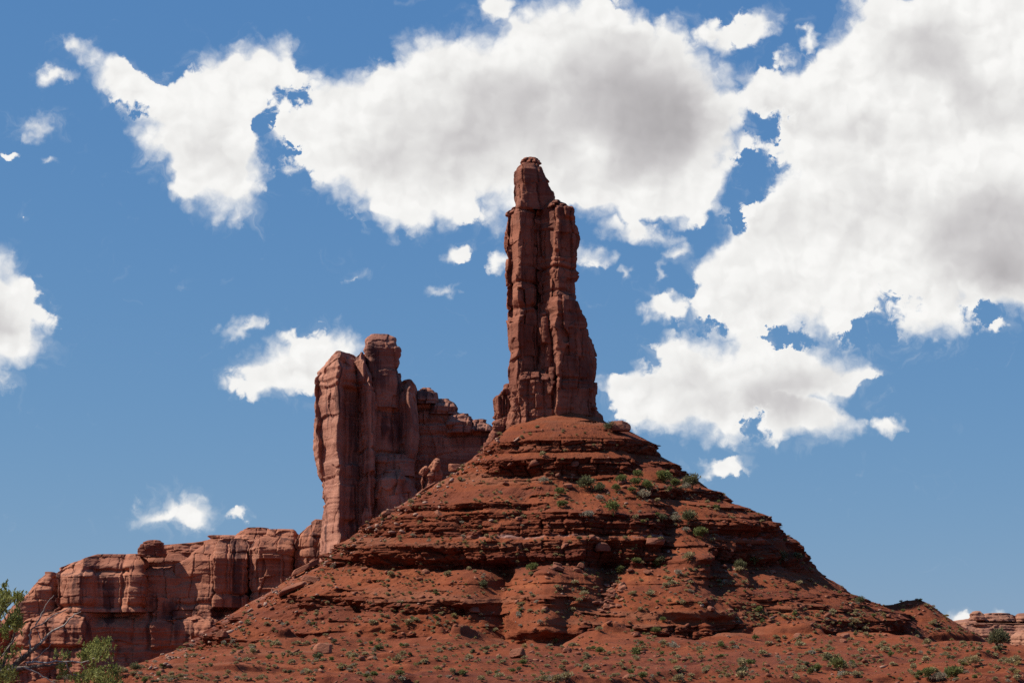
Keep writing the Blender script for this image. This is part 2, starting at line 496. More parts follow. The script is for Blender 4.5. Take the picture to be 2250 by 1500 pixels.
M_SPIRE = rock_mat("spire_sandstone", (0.2695, 0.1024, 0.0616), (0.1733, 0.0616, 0.0385), (0.3003, 0.1270, 0.0809), (0.0539, 0.0239, 0.0216), 0.4)
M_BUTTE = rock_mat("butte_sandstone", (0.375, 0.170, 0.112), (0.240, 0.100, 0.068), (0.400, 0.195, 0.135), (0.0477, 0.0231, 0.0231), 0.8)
M_MESA = rock_mat("mesa_sandstone", (0.355, 0.143, 0.083), (0.235, 0.088, 0.053), (0.385, 0.172, 0.107), (0.0539, 0.0239, 0.0223), 0.8)
M_FAR = rock_mat("far_sandstone", (0.3272, 0.1571, 0.0986), (0.2749, 0.1209, 0.0755), (0.1963, 0.0855, 0.0624), (0.0916, 0.0462, 0.0393), 0.3, bscale=0.4, bump=0.4)
M_BOULDER = rock_mat("boulder_sandstone", (0.2618, 0.0986, 0.0554), (0.1833, 0.0655, 0.0393), (0.2749, 0.1178, 0.0716), (0.0785, 0.0331, 0.0262), 0.35, bscale=2.0, bump=0.3)
M_PALE = rock_mat("pale_stone", (0.3403, 0.2164, 0.1571), (0.2749, 0.1440, 0.0986), (0.3604, 0.2487, 0.1963), (0.1309, 0.0655, 0.0524), 0.2, bscale=3.0, bump=0.2)

def earth_mat(name):
    """Red soil and thin-bedded siltstone: the attributes bed (bedding coordinate) and rocky (outcrop) come with the mesh."""
    m, B, bs = new_mat(name)
    pos = B.n('ShaderNodeNewGeometry').outputs['Position']
    bed = B.n('ShaderNodeAttribute', attribute_name='bed').outputs['Fac']
    rocky = B.n('ShaderNodeAttribute', attribute_name='rocky').outputs['Fac']
    pale = B.n('ShaderNodeAttribute', attribute_name='pale').outputs['Fac']
    big = B.noise(B.scale(pos, 0.09), 1.0, 5, 0.6)
    soil = B.mix(B.ss(big, 0.36, 0.64), (0.1558, 0.0374, 0.0140), (0.1987, 0.0529, 0.0212))
    pat = B.noise(B.scale(pos, 0.22), 1.0, 6, 0.68)
    soil = B.mix(B.ss(pat, 0.58, 0.68, 0.0, 0.75), soil, (0.2806, 0.0812, 0.0307))
    soil = B.mix(B.ss(pat, 0.42, 0.34, 0.0, 0.6), soil, (0.1324, 0.0438, 0.0235))
    grav = B.noise(B.scale(pos, 3.0), 1.0, 7, 0.75)
    soil = B.mix(B.ss(grav, 0.56, 0.70, 0.0, 0.6), soil, (0.2650, 0.0989, 0.0491))
    soil = B.mix(B.ss(grav, 0.46, 0.34, 0.0, 0.5), soil, (0.1013, 0.0240, 0.0100))
    cb = B.n('ShaderNodeCombineXYZ')
    sp_ = B.n('ShaderNodeSeparateXYZ'); B.put(sp_.inputs[0], pos)
    B.put(cb.inputs[0], B.m('MULTIPLY', sp_.outputs[0], 0.06)); B.put(cb.inputs[1], B.m('MULTIPLY', sp_.outputs[1], 0.06)); B.put(cb.inputs[2], B.m('MULTIPLY', bed, 1.7))
    bd = B.noise(cb.outputs[0], 1.0, 6, 0.7)
    rock = B.mix(B.ss(bd, 0.38, 0.62), (0.1068, 0.0241, 0.0103), (0.1621, 0.0428, 0.0185))
    rock = B.mix(B.ss(bd, 0.62, 0.72, 0.0, 0.6), rock, (0.2431, 0.0800, 0.0382))
    rn = B.noise(B.scale(pos, 1.1), 1.0, 6, 0.65)
    rf = B.ss(B.m('ADD', rocky, B.m('MULTIPLY', B.m('SUBTRACT', rn, 0.5), 0.8)), 0.3, 0.6)
    col = B.mix(rf, soil, rock)
    cb2 = B.n('ShaderNodeCombineXYZ')
    B.put(cb2.inputs[0], B.m('MULTIPLY', sp_.outputs[0], 0.02)); B.put(cb2.inputs[1], B.m('MULTIPLY', sp_.outputs[1], 0.02)); B.put(cb2.inputs[2], B.m('MULTIPLY', bed, 0.42))
    bb = B.noise(cb2.outputs[0], 1.0, 3, 0.6)
    col = B.mix(B.ss(bb, 0.53, 0.62, 0.0, 0.36), col, (0.088, 0.026, 0.018))
    col = B.mix(B.ss(bb, 0.43, 0.36, 0.0, 0.35), col, (0.215, 0.092, 0.052))
    pn = B.noise(B.vm('MULTIPLY', pos, (0.5, 0.5, 2.0)), 1.0, 5, 0.7)
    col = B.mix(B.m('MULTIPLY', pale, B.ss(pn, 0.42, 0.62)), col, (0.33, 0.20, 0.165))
    fine = B.noise(B.scale(pos, 2.2), 1.0, 8, 0.72)
    col = B.mix(1.0, col, B.mix(fine, (0.6, 0.6, 0.6), (1.36, 1.36, 1.36)), 'MULTIPLY')
    B.put(bs.inputs['Base Color'], col)
    bn = B.noise(B.vm('MULTIPLY', pos, (1.7, 1.7, 3.0)), 1.0, 9, 0.7)
    bp = B.n('ShaderNodeBump')
    bp.inputs['Strength'].default_value = 0.85
    bp.inputs['Distance'].default_value = 0.28
    B.put(bp.inputs['Height'], bn)
    B.put(bs.inputs['Normal'], bp.outputs[0])
    return m

M_EARTH = earth_mat("red_earth")

def leaf_mat(name, c1, c2, c3=None):
    m, B, bs = new_mat(name)
    info = B.n('ShaderNodeObjectInfo')
    pos = B.n('ShaderNodeNewGeometry').outputs['Position']
    n = B.noise(pos, 1.6, 3, 0.6)
    col = B.mix(B.ss(n, 0.35, 0.65), c1, c2)
    if c3:
        col = B.mix(B.m('MULTIPLY', info.outputs['Random'], 0.7), col, c3)
    B.put(bs.inputs['Base Color'], col)
    bs.inputs['Roughness'].default_value = 0.8
    tr = B.n('ShaderNodeBsdfTranslucent')
    B.put(tr.inputs[0], col)
    mx = B.n('ShaderNodeMixShader')
    mx.inputs[0].default_value = 0.25
    out = [n for n in m.node_tree.nodes if n.type == 'OUTPUT_MATERIAL'][0]
    m.node_tree.links.new(bs.outputs[0], mx.inputs[1])
    m.node_tree.links.new(tr.outputs[0], mx.inputs[2])
    m.node_tree.links.new(mx.outputs[0], out.inputs[0])
    return m

M_SAGE = leaf_mat("sage_leaf", (0.308, 0.248, 0.120), (0.385, 0.313, 0.164), (0.279, 0.197, 0.091))
M_GREEN = leaf_mat("green_leaf", (0.133, 0.151, 0.046), (0.195, 0.208, 0.066), (0.151, 0.142, 0.053))
M_DARK = leaf_mat("dark_leaf", (0.111, 0.116, 0.051), (0.157, 0.152, 0.069), (0.139, 0.120, 0.065))
M_TUFT = leaf_mat("dry_grass", (0.3850, 0.2849, 0.1155), (0.3234, 0.2464, 0.1001), (0.2772, 0.2233, 0.0847))
M_GREY = leaf_mat("grey_twigs", (0.283, 0.252, 0.177), (0.372, 0.328, 0.239), (0.266, 0.213, 0.133))
M_JUN = leaf_mat("juniper_leaf", (0.205, 0.215, 0.056), (0.300, 0.295, 0.092))

# ------------------------------------------------------------------ rock towers
def unit_superellipse(n, count):
    t = np.linspace(0, 2 * np.pi, 4001)
    x = np.sign(np.cos(t)) * np.abs(np.cos(t)) ** (2.0 / n)
    y = np.sign(np.sin(t)) * np.abs(np.sin(t)) ** (2.0 / n)
    s = np.concatenate([[0], np.cumsum(np.hypot(np.diff(x), np.diff(y)))])
    q = np.linspace(0, s[-1], count, endpoint=False)
    return np.interp(q, s, x), np.interp(q, s, y)

def tower(name, L, R, Y, b=None, bw=0.9, n=3.2, seed=1, ds=0.11, block=(2.2, 5.0, 0.42), crack=0.22, flute=0.07, strata=0.05, rough=0.06, facet=4.2, small=0.24, prof=(),
          hcr=(), vgr=(), slabs=(), yaw=0.0, lean=0.0, cap=0.25, mat=None, parent=None, origin=None, **tags):
    """A rock pillar whose sides follow the outlines L and R (pixels, from top to bottom) at depth Y, broken into joint blocks and beds.
    hcr: horizontal cracks (py, depth, half height px); vgr: vertical cracks (px, py0, py1, half width px, depth);
    slabs: raised plates on the near side (px0, px1, py0, py1, height)."""
    L = np.array(L, float); R = np.array(R, float)
    ppm = F / Y
    top, bot = min(L[0, 1], R[0, 1]), max(L[-1, 1], R[-1, 1])
    py = np.arange(top, bot, ds * ppm)
    xl = np.interp(py, L[:, 1], L[:, 0]); xr = np.interp(py, R[:, 1], R[:, 0])
    cxp = (xl + xr) / 2; hw = np.maximum(xr - xl, 2) / 2 / ppm
    Yo = Y - 0.8 * b if (b is not None and b >= 5 and n >= 4) else Y
    hw = hw * Yo / Y
    cx, _, zc = P(cxp, py, Yo)
    bb = np.full_like(hw, b) if b is not None else np.maximum(hw * bw, 0.3)
    if b is not None:
        bb = np.minimum(bb, b * np.clip(0.55 + (py - top) / ppm / max(b, 0.5), 0, 1))
    per = 4 * (hw.max() + bb.max()) * 0.93
    nc = int(max(40, per / ds))
    ux, uy = unit_superellipse(n, nc)
    nx = np.sign(ux) * np.abs(ux) ** (n - 1); ny = np.sign(uy) * np.abs(uy) ** (n - 1)
    # closing rows over the top
    kc = max(5, int(min(hw[0], bb[0]) / ds))
    q = np.linspace(0, 1, kc, endpoint=False)[1:][::-1]
    capr = q
    capz = zc[0] + cap * (1 - q ** 2)
    rows_r = np.concatenate([[0.01], q[::-1], np.ones(len(py))])
    zz = np.concatenate([[zc[0] + cap], (zc[0] + cap * (1 - q[::-1] ** 2)), zc])
    k = len(zz) - len(py)
    ext = lambda a: np.concatenate([np.full(k, a[0]), a])
    hwE, bbE, cxE = ext(hw), ext(bb), ext(cx)
    fac = rows_r[:, None]
    X = hwE[:, None] * ux[None] * fac; Yy = bbE[:, None] * uy[None] * fac
    NX = nx[None] / hwE[:, None]; NY = ny[None] / bbE[:, None]
    nl = np.hypot(NX, NY) + 1e-9
    NX, NY = NX / nl, NY / nl
    if yaw:
        c, s_ = math.cos(yaw), math.sin(yaw)
        Xr = X * c - Yy * s_ * 1.0; Yr = X * s_ + Yy * c
        NX, NY = NX * c - NY * s_, NX * s_ + NY * c
        # keep the outline width
        sc = hwE / np.maximum(np.abs(Xr).max(1), 1e-6) * np.maximum(rows_r, 0.01)
        X = Xr * sc[:, None]; Yy = Yr
    leanv = lean * (zz - zz[-1])
    X = X + cxE[:, None]; Yy = Yy + Y + leanv[:, None]
    Z = np.repeat(zz[:, None], nc, 1)
    sx = seed * 13.7
    # joint blocks: every cell a slightly tilted facet
    wx = 0.5 * perlin(X / 3, Yy / 3, Z / 3, seed)
    r1, r2, r3, ox, oy, oz, ex, ez = bricks(X + sx, Yy, Z, block[0], block[1], seed)
    d = block[2] * ((r1 - 0.5) * 1.5 + ((r2 - 0.5) * facet * (ox * -NY + oy * NX) * np.clip(-NY * 1.3, 0.3, 1) + (r3 - 0.5) * 1.2 * oz))
    d = d - crack * np.exp(-(ex / 0.10) ** 2) - 0.7 * crack * np.exp(-(ez / 0.07) ** 2)
    f1, f2, q1, q2, q3, px_, py_, pz_ = worley(X / (block[0] * 0.4) + sx, Yy / (block[0] * 0.4) + wx, Z / (block[1] * 0.32), seed + 9)
    d = d + small * block[2] * ((q1 - 0.5) * 1.3 + (q2 - 0.5) * 0.6 * facet * (px_ * -NY + py_ * NX) + (q3 - 0.5) * pz_)
    d = d - 0.2 * crack * np.exp(-((f2 - f1) / 0.07) ** 2)
    d = d + flute * (fbm(X / 1.7 + sx, Yy / 1.7, Z / 11, 3, seed + 3, ridged=True) - 0.3)
    bedz = Z + 0.3 * perlin(X / 5, Yy / 5, Z / 9, seed + 4)
    s1 = fbm(X / 14, Yy / 14, bedz / 0.9 + seed, 3, 77)
    d = d + strata * np.tanh(s1 * 3.5)
    d = d + rough * fbm(X / 0.9, Yy / 0.9, Z / 1.3, 4, seed + 6, 0.55)
    pX, pY, _ = project(X, np.full_like(X, Yo), Z)
    jit = 5 * perlin(X / 2.2, Yy / 2.2, Z / 2.2, seed + 8)
    for h, dep, hh in hcr:
        d = d - dep * np.exp(-((pY - h + jit) / hh) ** 2)
    front = (NY < 0.25)
    for p0, a, bq, hwid, dep in vgr:
        m = front * sstep(pY, a - 6, a + 6) * (1 - sstep(pY, bq - 6, bq + 6))
        d = d - dep * m * np.exp(-((pX - p0 + jit * 0.7) / hwid) ** 2)
    yoff = 0
    for x0, x1, y0, y1, hgt in slabs:
        jx, jy = jit * 0.9, jit * 0.9
        m = sstep(pX + jx, x0 - 2, x0 + 2) * (1 - sstep(pX + jx, x1 - 2, x1 + 2)) * sstep(pY + jy, y0 - 3, y0 + 3) * (1 - sstep(pY + jy, y1 - 4, y1 + 4))
        yoff = yoff + hgt * m * front * np.clip(-NY * 1.5, 0, 1)
    if len(prof):
        pr = np.array(prof, float)
        # break the edges of the profile up a little from row to row
        yoff = yoff + np.interp(pX + 1.3 * jit, pr[:, 0], pr[:, 1]) * np.clip(-NY * 1.6, 0, 1)
    edge = np.clip(rows_r, 0, 1)[:, None] ** 0.7
    X = X + NX * d * edge; Yy = Yy + NY * d * edge - yoff * edge
    capn = 0.35 * cap * fbm(X / 1.2, Yy / 1.2, Z * 0, 3, seed + 11) * (1 - 0.5 * edge)
    Z = Z + np.where(np.arange(len(zz))[:, None] <= k, capn, 0)
    V = np.stack([X, Yy, Z], -1)
    TERRAIN.append((V.reshape(-1, 3), None))
    o = origin if origin is not None else np.array([cx[-1], Y, zz[-1]])
    me = mesh_from(name, V.reshape(-1, 3) - np.asarray(o), grid_quads(len(zz), nc, True), mat=mat, smooth=False)
    if parent is not None:
        return link(name, me, (0, 0, 0), parent)
    return link(name, me, tuple(o), None, **tags)

def pt(px, py, Y):
    a = P(px, py, Y)
    return np.array([float(a[0]), float(Y), float(a[2])])

# ---- the tall spire
YS = 330.0
o = pt(1215, 935, YS)
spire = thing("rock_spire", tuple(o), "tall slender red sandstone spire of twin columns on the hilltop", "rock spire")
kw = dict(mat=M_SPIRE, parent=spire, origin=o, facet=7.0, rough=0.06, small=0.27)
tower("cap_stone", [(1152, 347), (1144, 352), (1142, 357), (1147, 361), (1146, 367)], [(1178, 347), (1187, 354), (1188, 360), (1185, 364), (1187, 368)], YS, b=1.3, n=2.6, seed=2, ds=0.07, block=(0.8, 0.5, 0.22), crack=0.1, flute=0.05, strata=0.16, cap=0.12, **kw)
tower("summit_block", [(1146, 364), (1137, 374), (1129, 388), (1130, 406), (1126, 422), (1129, 445), (1132, 470)],
      [(1186, 364), (1190, 378), (1196, 393), (1212, 414), (1218, 429), (1217, 448), (1214, 470)], YS, b=2.6, n=3.6, seed=3, ds=0.09, block=(2.6, 4, 0.3), crack=0.04, flute=0.06, strata=0.05, yaw=0.0, prof=[(1125, -2.0), (1146, 0.6), (1188, .3), (1218, -1.0)],
      hcr=[(366, 0.15, 3)], **kw)
tower("column", [(1132, 457), (1122, 463), (1118, 472), (1113, 501), (1111, 519), (1113, 547), (1117, 574), (1115, 601), (1116, 637), (1112, 674), (1116, 701), (1119, 728), (1122, 760), (1126, 782), (1120, 819), (1121, 855), (1125, 900), (1124, 950), (1120, 975)],
      [(1178, 457), (1179, 470), (1178, 590), (1178, 676), (1190, 710), (1206, 760), (1215, 830), (1225, 975)], YS + 0.5, b=3.1, n=6, seed=4, ds=0.08, block=(2.2, 5.5, 0.40), crack=0.12, prof=[(1110, -3.0), (1137, 0.9), (1150, .6), (1178, -.1), (1186, -1.0)],
      hcr=[(630, 0.45, 3), (682, 0.5, 4), (463, 0.35, 4), (595, 0.12, 3)], slabs=[(1116, 1150, 700, 770, 0.5), (1150, 1176, 690, 790, -0.4), (1134, 1150, 800, 880, 0.6), (1126, 1150, 640, 672, .4)], **kw)
tower("core", [(1166, 470), (1160, 760)], [(1222, 470), (1230, 760)], YS + 2.2, b=1.6, n=3, seed=17, ds=0.12, block=(2.5, 6, .3), **kw)
tower("column", [(1196, 447), (1184, 456), (1180, 480), (1179, 515), (1183, 560), (1182, 600), (1186, 660), (1188, 760)],
      [(1232, 447), (1246, 452), (1260, 470), (1262, 490), (1270, 508), (1273, 531), (1266, 556), (1264, 592), (1268, 606), (1263, 617), (1265, 660), (1270, 760)], YS - 0.6, b=2.9, n=4.5, seed=5, ds=0.08, block=(2.1, 3.6, 0.46), crack=0.12, prof=[(1178, -2.8), (1217, 0.8), (1224, .9), (1246, .2), (1272, -1.2)],
      hcr=[(583, 0.22, 3), (598, 0.55, 3), (646, 0.3, 4), (492, 0.2, 5)], slabs=[(1182, 1214, 455, 510, 0.45), (1214, 1228, 470, 560, 0.5), (1240, 1264, 462, 490, 0.5)], **kw)
tower("buttress", [(1222, 645), (1209, 655), (1203, 676), (1206, 728), (1214, 764), (1217, 810), (1214, 870), (1212, 960)],
      [(1250, 645), (1266, 664), (1276, 690), (1282, 706), (1289, 735), (1293, 780), (1296, 840), (1298, 900), (1304, 960)], YS - 1.6, b=3.4, n=5, seed=6, ds=0.08, block=(2.3, 4.5, 0.46), crack=0.12, prof=[(1203, -2.0), (1222, 1.0), (1260, .2), (1300, -1.3)],
      hcr=[(694, 0.2, 5), (836, 0.4, 4), (846, 0.2, 4), (780, 0.14, 4)], vgr=[(1262, 720, 830, 3, 0.4)], slabs=[(1212, 1238, 668, 700, 0.4), (1224, 1262, 840, 905, 0.3)], **kw)
tower("buttress", [(1186, 690), (1180, 720), (1183, 760), (1178, 830), (1172, 960)], [(1200, 690), (1212, 740), (1222, 800), (1226, 960)], YS - 2.2, b=2.2, n=2.6, seed=16, ds=0.085, block=(1.6, 4, 0.45), crack=0.16, yaw=0.6, **kw)
tower("flank", [(1268, 736), (1262, 800), (1258, 960)], [(1290, 736), (1297, 745), (1303, 769), (1310, 788), (1311, 810), (1306, 832), (1306, 864), (1304, 891), (1312, 900), (1318, 915), (1318, 960)], YS + 0.8, b=3.0, n=3.0, seed=7, ds=0.09, block=(1.8, 4.2, 0.45), crack=0.2, **kw)
tower("pedestal", [(1150, 820), (1132, 850), (1126, 880), (1118, 912), (1112, 950), (1104, 985)], [(1200, 820), (1238, 862), (1270, 880), (1296, 905), (1306, 950), (1306, 985)], YS - 2.6, b=2.4, n=2.6, seed=8, ds=0.085, block=(1.15, 2.1, 0.42), crack=0.14, flute=0.05, strata=0.12, cap=0.3, **kw)
tower("side_stack", [(1110, 846), (1107, 858), (1096, 868), (1085, 880), (1084, 915), (1090, 926)], [(1124, 846), (1130, 870), (1132, 926)], YS + 0.5, b=1.8, n=3.2, seed=9, ds=0.08, block=(1.0, 3, 0.3), crack=0.2, vgr=[(1107, 862, 915, 2.5, 0.8), (1119, 850, 915, 2, 0.5)], **kw)
tower("foot_rock", [(1110, 918), (1092, 924), (1086, 930), (1079, 952), (1074, 975), (1070, 1000)], [(1132, 918), (1140, 940), (1146, 1000)], YS - 0.5, b=2.6, n=2.6, seed=10, ds=0.085, block=(1.3, 2.2, 0.5), crack=0.25, strata=0.2, **kw)

# ---- the broad butte on the left
YB = 362.0
o = pt(810, 1240, YB)
butte = thing("rock_butte", tuple(o), "broad red sandstone butte with a square knob on top, left of the spire", "butte")
kw = dict(mat=M_BUTTE, parent=butte, origin=o, rough=0.05)
tower("pillar", [(757, 784), (740, 788), (714, 811), (700, 828), (694, 845), (693, 857), (698, 879), (696, 894), (693, 930), (692, 991), (698, 1036), (711, 1070), (710, 1092), (715, 1104), (711, 1148), (708, 1204), (704, 1280)],
      [(776, 784), (794, 800), (804, 830), (812, 1000), (814, 1280)], YB + 1, b=6.5, n=2.7, seed=21, ds=0.11, block=(4.0, 11, 0.4), crack=0.08, flute=0.25, strata=0.08, prof=[(688, -2.0), (703, .8), (711, -1.0), (752, 3.6), (757, 3.7), (766, .3), (800, -1.2)],
      hcr=[(830, 0.25, 5), (852, 0.3, 4), (1058, 0.2, 3), (1118, 0.15, 3)], slabs=[(755, 796, 865, 1030, -0.9), (760, 785, 1075, 1150, 0.7), (690, 800, 780, 862, .7)], **kw)
tower("knob", [(812, 739), (803, 744), (798, 773), (800, 795), (806, 830), (812, 900)], [(858, 738), (873, 744), (876, 762), (883, 775), (880, 793), (878, 808), (874, 820), (876, 840), (878, 900)], YB - 0.5, b=3.6, n=4.5, seed=22, ds=0.1, block=(3.5, 4, 0.3), crack=0.06, flute=0.1, strata=0.1, yaw=0.12, hcr=[(756, 0.12, 3), (790, 0.16, 5)], **kw)
tower("rib", [(792, 779), (782, 786), (778, 835), (780, 850), (794, 856), (796, 1000), (797, 1250)], [(800, 779), (806, 800), (824, 832), (829, 860), (828, 1000), (824, 1250)], YB - 2.2, b=3.2, n=2.4, seed=23, ds=0.1, block=(2.0, 6, 0.42), crack=0.1, flute=0.22, prof=[(776, -2.4), (800, 1.4), (806, 1.0), (825, 3.0), (831, .3)], hcr=[(850, 0.25, 3), (990, 0.3, 4), (1050, 0.3, 4)], **kw)
tower("wall", [(786, 822), (780, 1260)], [(882, 822), (890, 1260)], YB + 0.6, b=4.0, n=5, seed=24, ds=0.11, block=(3.2, 9, 0.4), crack=0.1, flute=0.15, prof=[(824, .7), (878, -.6)], hcr=[(910, 0.3, 4), (1000, 0.5, 3)], vgr=[(868, 830, 1000, 2.5, 0.6), (865, 920, 960, 2, .4)], **kw)
tower("shoulder", [(884, 838), (877, 848), (876, 1000), (874, 1120)], [(906, 838), (914, 849), (912, 879), (917, 909), (920, 961), (917, 999), (910, 1020), (912, 1120)], YB + 0.2, b=4.0, n=2.6, seed=25, ds=0.1, block=(3.4, 8, 0.3), crack=0.05, flute=0.12, prof=[(874, -2.0), (908, 1.5), (920, .2)], hcr=[(868, 0.14, 4)], **kw)
tower("ledge_block", [(834, 1000), (824, 1004), (824, 1048)], [(900, 1003), (909, 1014), (908, 1048)], YB - 3.2, b=2.2, n=3.4, seed=26, ds=0.1, block=(2.5, 2.5, 0.4), crack=0.2, vgr=[(868, 1000, 1040, 2, 0.5)], **kw)
tower("dome", [(846, 1036), (828, 1046), (824, 1062), (822, 1230)], [(884, 1036), (904, 1056), (915, 1084), (922, 1150), (930, 1230)], YB - 3.8, b=3.4, n=2.6, seed=27, ds=0.1, block=(2.8, 4, 0.5), crack=0.15, flute=0.12, prof=[(820, -2.0), (862, 1.2), (884, .8), (888, -.6), (915, 1.2)], vgr=[(882, 1050, 1120, 3, 0.6), (860, 1080, 1180, 2, .3)], **kw)
tower("ridge_wall", [(905, 872), (900, 1150)], [(960, 878), (1005, 906), (1060, 940), (1090, 962), (1100, 1150)], YB + 7, b=3.5, n=5, seed=28, ds=0.12, block=(4, 4, 0.35), crack=0.12, flute=0.1, strata=0.18, facet=2.5, hcr=[(905, 0.6, 4), (935, .4, 4), (960, .4, 4)], **kw)
tower("ridge_cap", [(928, 854), (916, 862), (911, 882), (913, 892)], [(948, 855), (961, 866), (963, 880), (958, 892)], YB + 5.5, b=3.4, n=5, seed=29, ds=0.1, block=(2, 1.6, 0.3), crack=0.2, strata=0.1, cap=0.12, **kw)
tower("ridge_cap", [(962, 878), (948, 886), (946, 912)], [(988, 880), (1002, 888), (1006, 898), (1000, 914)], YB + 6, b=3.2, n=5, seed=30, ds=0.1, block=(2, 1.6, 0.3), crack=0.2, strata=0.1, cap=0.12, **kw)
tower("ridge_cap", [(1004, 911), (985, 916), (980, 955)], [(1028, 914), (1037, 922), (1038, 955)], YB + 5, b=3.2, n=5, seed=31, ds=0.1, block=(2, 2.2, 0.35), crack=0.2, strata=0.25, **kw)
tower("ridge_cap", [(1045, 924), (1036, 930), (1034, 952)], [(1066, 929), (1082, 938), (1086, 952)], YB + 5, b=3.2, n=5, seed=32, ds=0.1, block=(1.6, 1.6, 0.3), crack=0.2, strata=0.2, **kw)

o = pt(952, 1085, 348)
pin = thing("rock_pinnacle", tuple(o), "small pointed rock pinnacle leaning in the gap between the butte and the hill", "rock pinnacle")
kw = dict(mat=M_MESA, parent=pin, origin=o)
tower("pinnacle", [(956, 1010), (946, 1022), (938, 1034), (932, 1052), (928, 1085)], [(964, 1010), (966, 1022), (970, 1045), (974, 1085)], 348, b=1.3, n=2.3, seed=41, ds=0.06, block=(1.0, 1.4, 0.25), crack=0.1, yaw=0.5, flute=.05, strata=0.12, **kw)
tower("capped_stalk", [(932, 1025), (924, 1034), (922, 1042), (927, 1046), (926, 1085)], [(940, 1025), (941, 1036), (937, 1043), (930, 1048), (930, 1085)], 347.5, b=0.8, n=2.4, seed=42, ds=0.05, block=(0.8, 0.7, 0.12), crack=0.06, flute=.02, strata=0.1, rough=.08, cap=.15, **kw)

# ---- the long mesa on the far left
YM = 384.0
o = pt(360, 1500, YM)
mesa = thing("sandstone_mesa", tuple(o), "long low red sandstone mesa wall behind the juniper on the left", "mesa")
kw = dict(mat=M_MESA, parent=mesa, origin=o)
mk = dict(n=9, block=(3.2, 3.4, 0.32), flute=0.05, strata=0.12, facet=2.8, rough=.05)
tower("cliff_block", [(205, 1214), (160, 1231), (128, 1244), (121, 1254), (122, 1270), (118, 1345)], [(300, 1217), (316, 1224), (320, 1240), (321, 1345)], YM, b=9, seed=51, prof=[(118, -3), (186, 1.2), (190, .9), (214, -.9), (262, -.9), (267, -1.3), (277, -.2), (318, .5)], cap=0.12, hcr=[(1254, 0.5, 5), (1332, 0.6, 4)], vgr=[(186, 1250, 1330, 3, .6)], slabs=[(122, 186, 1250, 1332, .5), (208, 264, 1250, 1328, -0.6), (268, 285, 1250, 1328, -.9)], **{**mk, **kw})
tower("cliff_block", [(330, 1213), (308, 1219), (305, 1240), (306, 1345)], [(398, 1216), (414, 1226), (416, 1345)], YM + 3, b=9, seed=52, cap=0.12, hcr=[(1242, 0.9, 6)], **{**mk, **kw})
tower("cliff_block", [(440, 1194), (418, 1212), (411, 1225), (380, 1240), (335, 1258), (318, 1268), (318, 1340)], [(474, 1186), (482, 1192), (482, 1340)], YM + 0.6, b=8, seed=53, cap=0.12, lean=0.12, prof=[(316, -3.4), (472, 2.0)], hcr=[(1280, 0.35, 5), (1326, 0.5, 4)], **{**mk, **kw})
tower("cliff_block", [(486, 1181), (473, 1186), (468, 1200), (468, 1335)], [(524, 1180), (540, 1184), (545, 1195), (543, 1335)], YM - 1.2, b=8, seed=54, prof=[(466, .9), (545, -1.0)], cap=0.12, n=9, flute=.05, block=(3, 6, .25), hcr=[(1306, 0.5, 4)], vgr=[(500, 1190, 1300, 2.5, .4), (517, 1190, 1300, 2.5, .4)], **{k: v for k, v in {**mk, **kw}.items() if k not in ('n', 'flute', 'block')})
tower("cliff_block", [(580, 1176), (562, 1184), (551, 1194), (547, 1215), (546, 1335)], [(628, 1160), (643, 1160), (648, 1170), (648, 1335)], YM - 0.4, b=8, seed=55, cap=0.12, prof=[(546, -1.4), (572, .7), (648, 0.2)], hcr=[(1302, 0.4, 4)], slabs=[(566, 620, 1230, 1290, -.7)], **{**mk, **kw})
tower("cliff_block", [(690, 1142), (668, 1156), (653, 1170), (650, 1190), (650, 1335)], [(712, 1139), (722, 1150), (726, 1335)], YM - 0.8, b=8, seed=56, cap=0.12, prof=[(649, -1.8), (692, .8), (715, .2)], hcr=[(1205, 0.4, 4)], **{**mk, **kw})
tower("top_shelf", [(462, 1188), (420, 1194), (362, 1199), (358, 1206), (356, 1235)], [(530, 1178), (560, 1182), (565, 1235)], YM + 7, b=7, seed=57, n=3.2, cap=0.12, block=(3, 1.2, .3), strata=.3, **kw)
tower("top_shelf", [(548, 1161), (534, 1166), (526, 1172), (516, 1182), (514, 1200)], [(588, 1162), (604, 1166), (612, 1175), (614, 1200)], YM + 5, b=6, seed=58, n=2.8, cap=0.12, block=(2, 1.0, .3), strata=.3, **kw)
tower("end_slope", [(108, 1262), (90, 1280), (72, 1300), (56, 1316), (36, 1330), (26, 1344), (6, 1372)], [(124, 1258), (150, 1300), (160, 1372)], YM + 1, b=7, seed=59, n=2.6, cap=0.12, block=(3, 2.4, .35), facet=3, strata=.2, **kw)
tower("lower_cliff", [(170, 1333), (70, 1345), (30, 1372), (6, 1404), (-10, 1440), (-30, 1520)], [(400, 1331), (430, 1322), (470, 1315), (620, 1306), (660, 1440), (680, 1520)], YM - 2.2, b=8, seed=60, n=8, prof=[(-20, -4), (188, 1.4), (196, .6), (214, -1.4), (320, -1.2), (378, -1.8), (470, 1.2), (482, -.2), (620, -.6)], cap=0.12, block=(3.4, 4.5, .5), strata=.2, flute=.25, hcr=[(1352, 0.3, 3), (1424, 0.7, 5)], vgr=[(326, 1336, 1425, 4, .9), (535, 1320, 1430, 3, .7), (470, 1325, 1400, 2.5, .5)], slabs=[(200, 330, 1336, 1420, -.6), (420, 470, 1322, 1400, .7), (20, 190, 1350, 1420, .5)], **kw)
tower("talus_base", [(120, 1426), (20, 1432), (-60, 1450), (-140, 1500), (-180, 1540)], [(420, 1428), (520, 1440), (600, 1540)], YM - 4.5, b=5, seed=61, n=4, cap=0.12, lean=-0.0, block=(2, 1.6, .5), strata=.25, hcr=[(1445, .3, 4)], **kw)
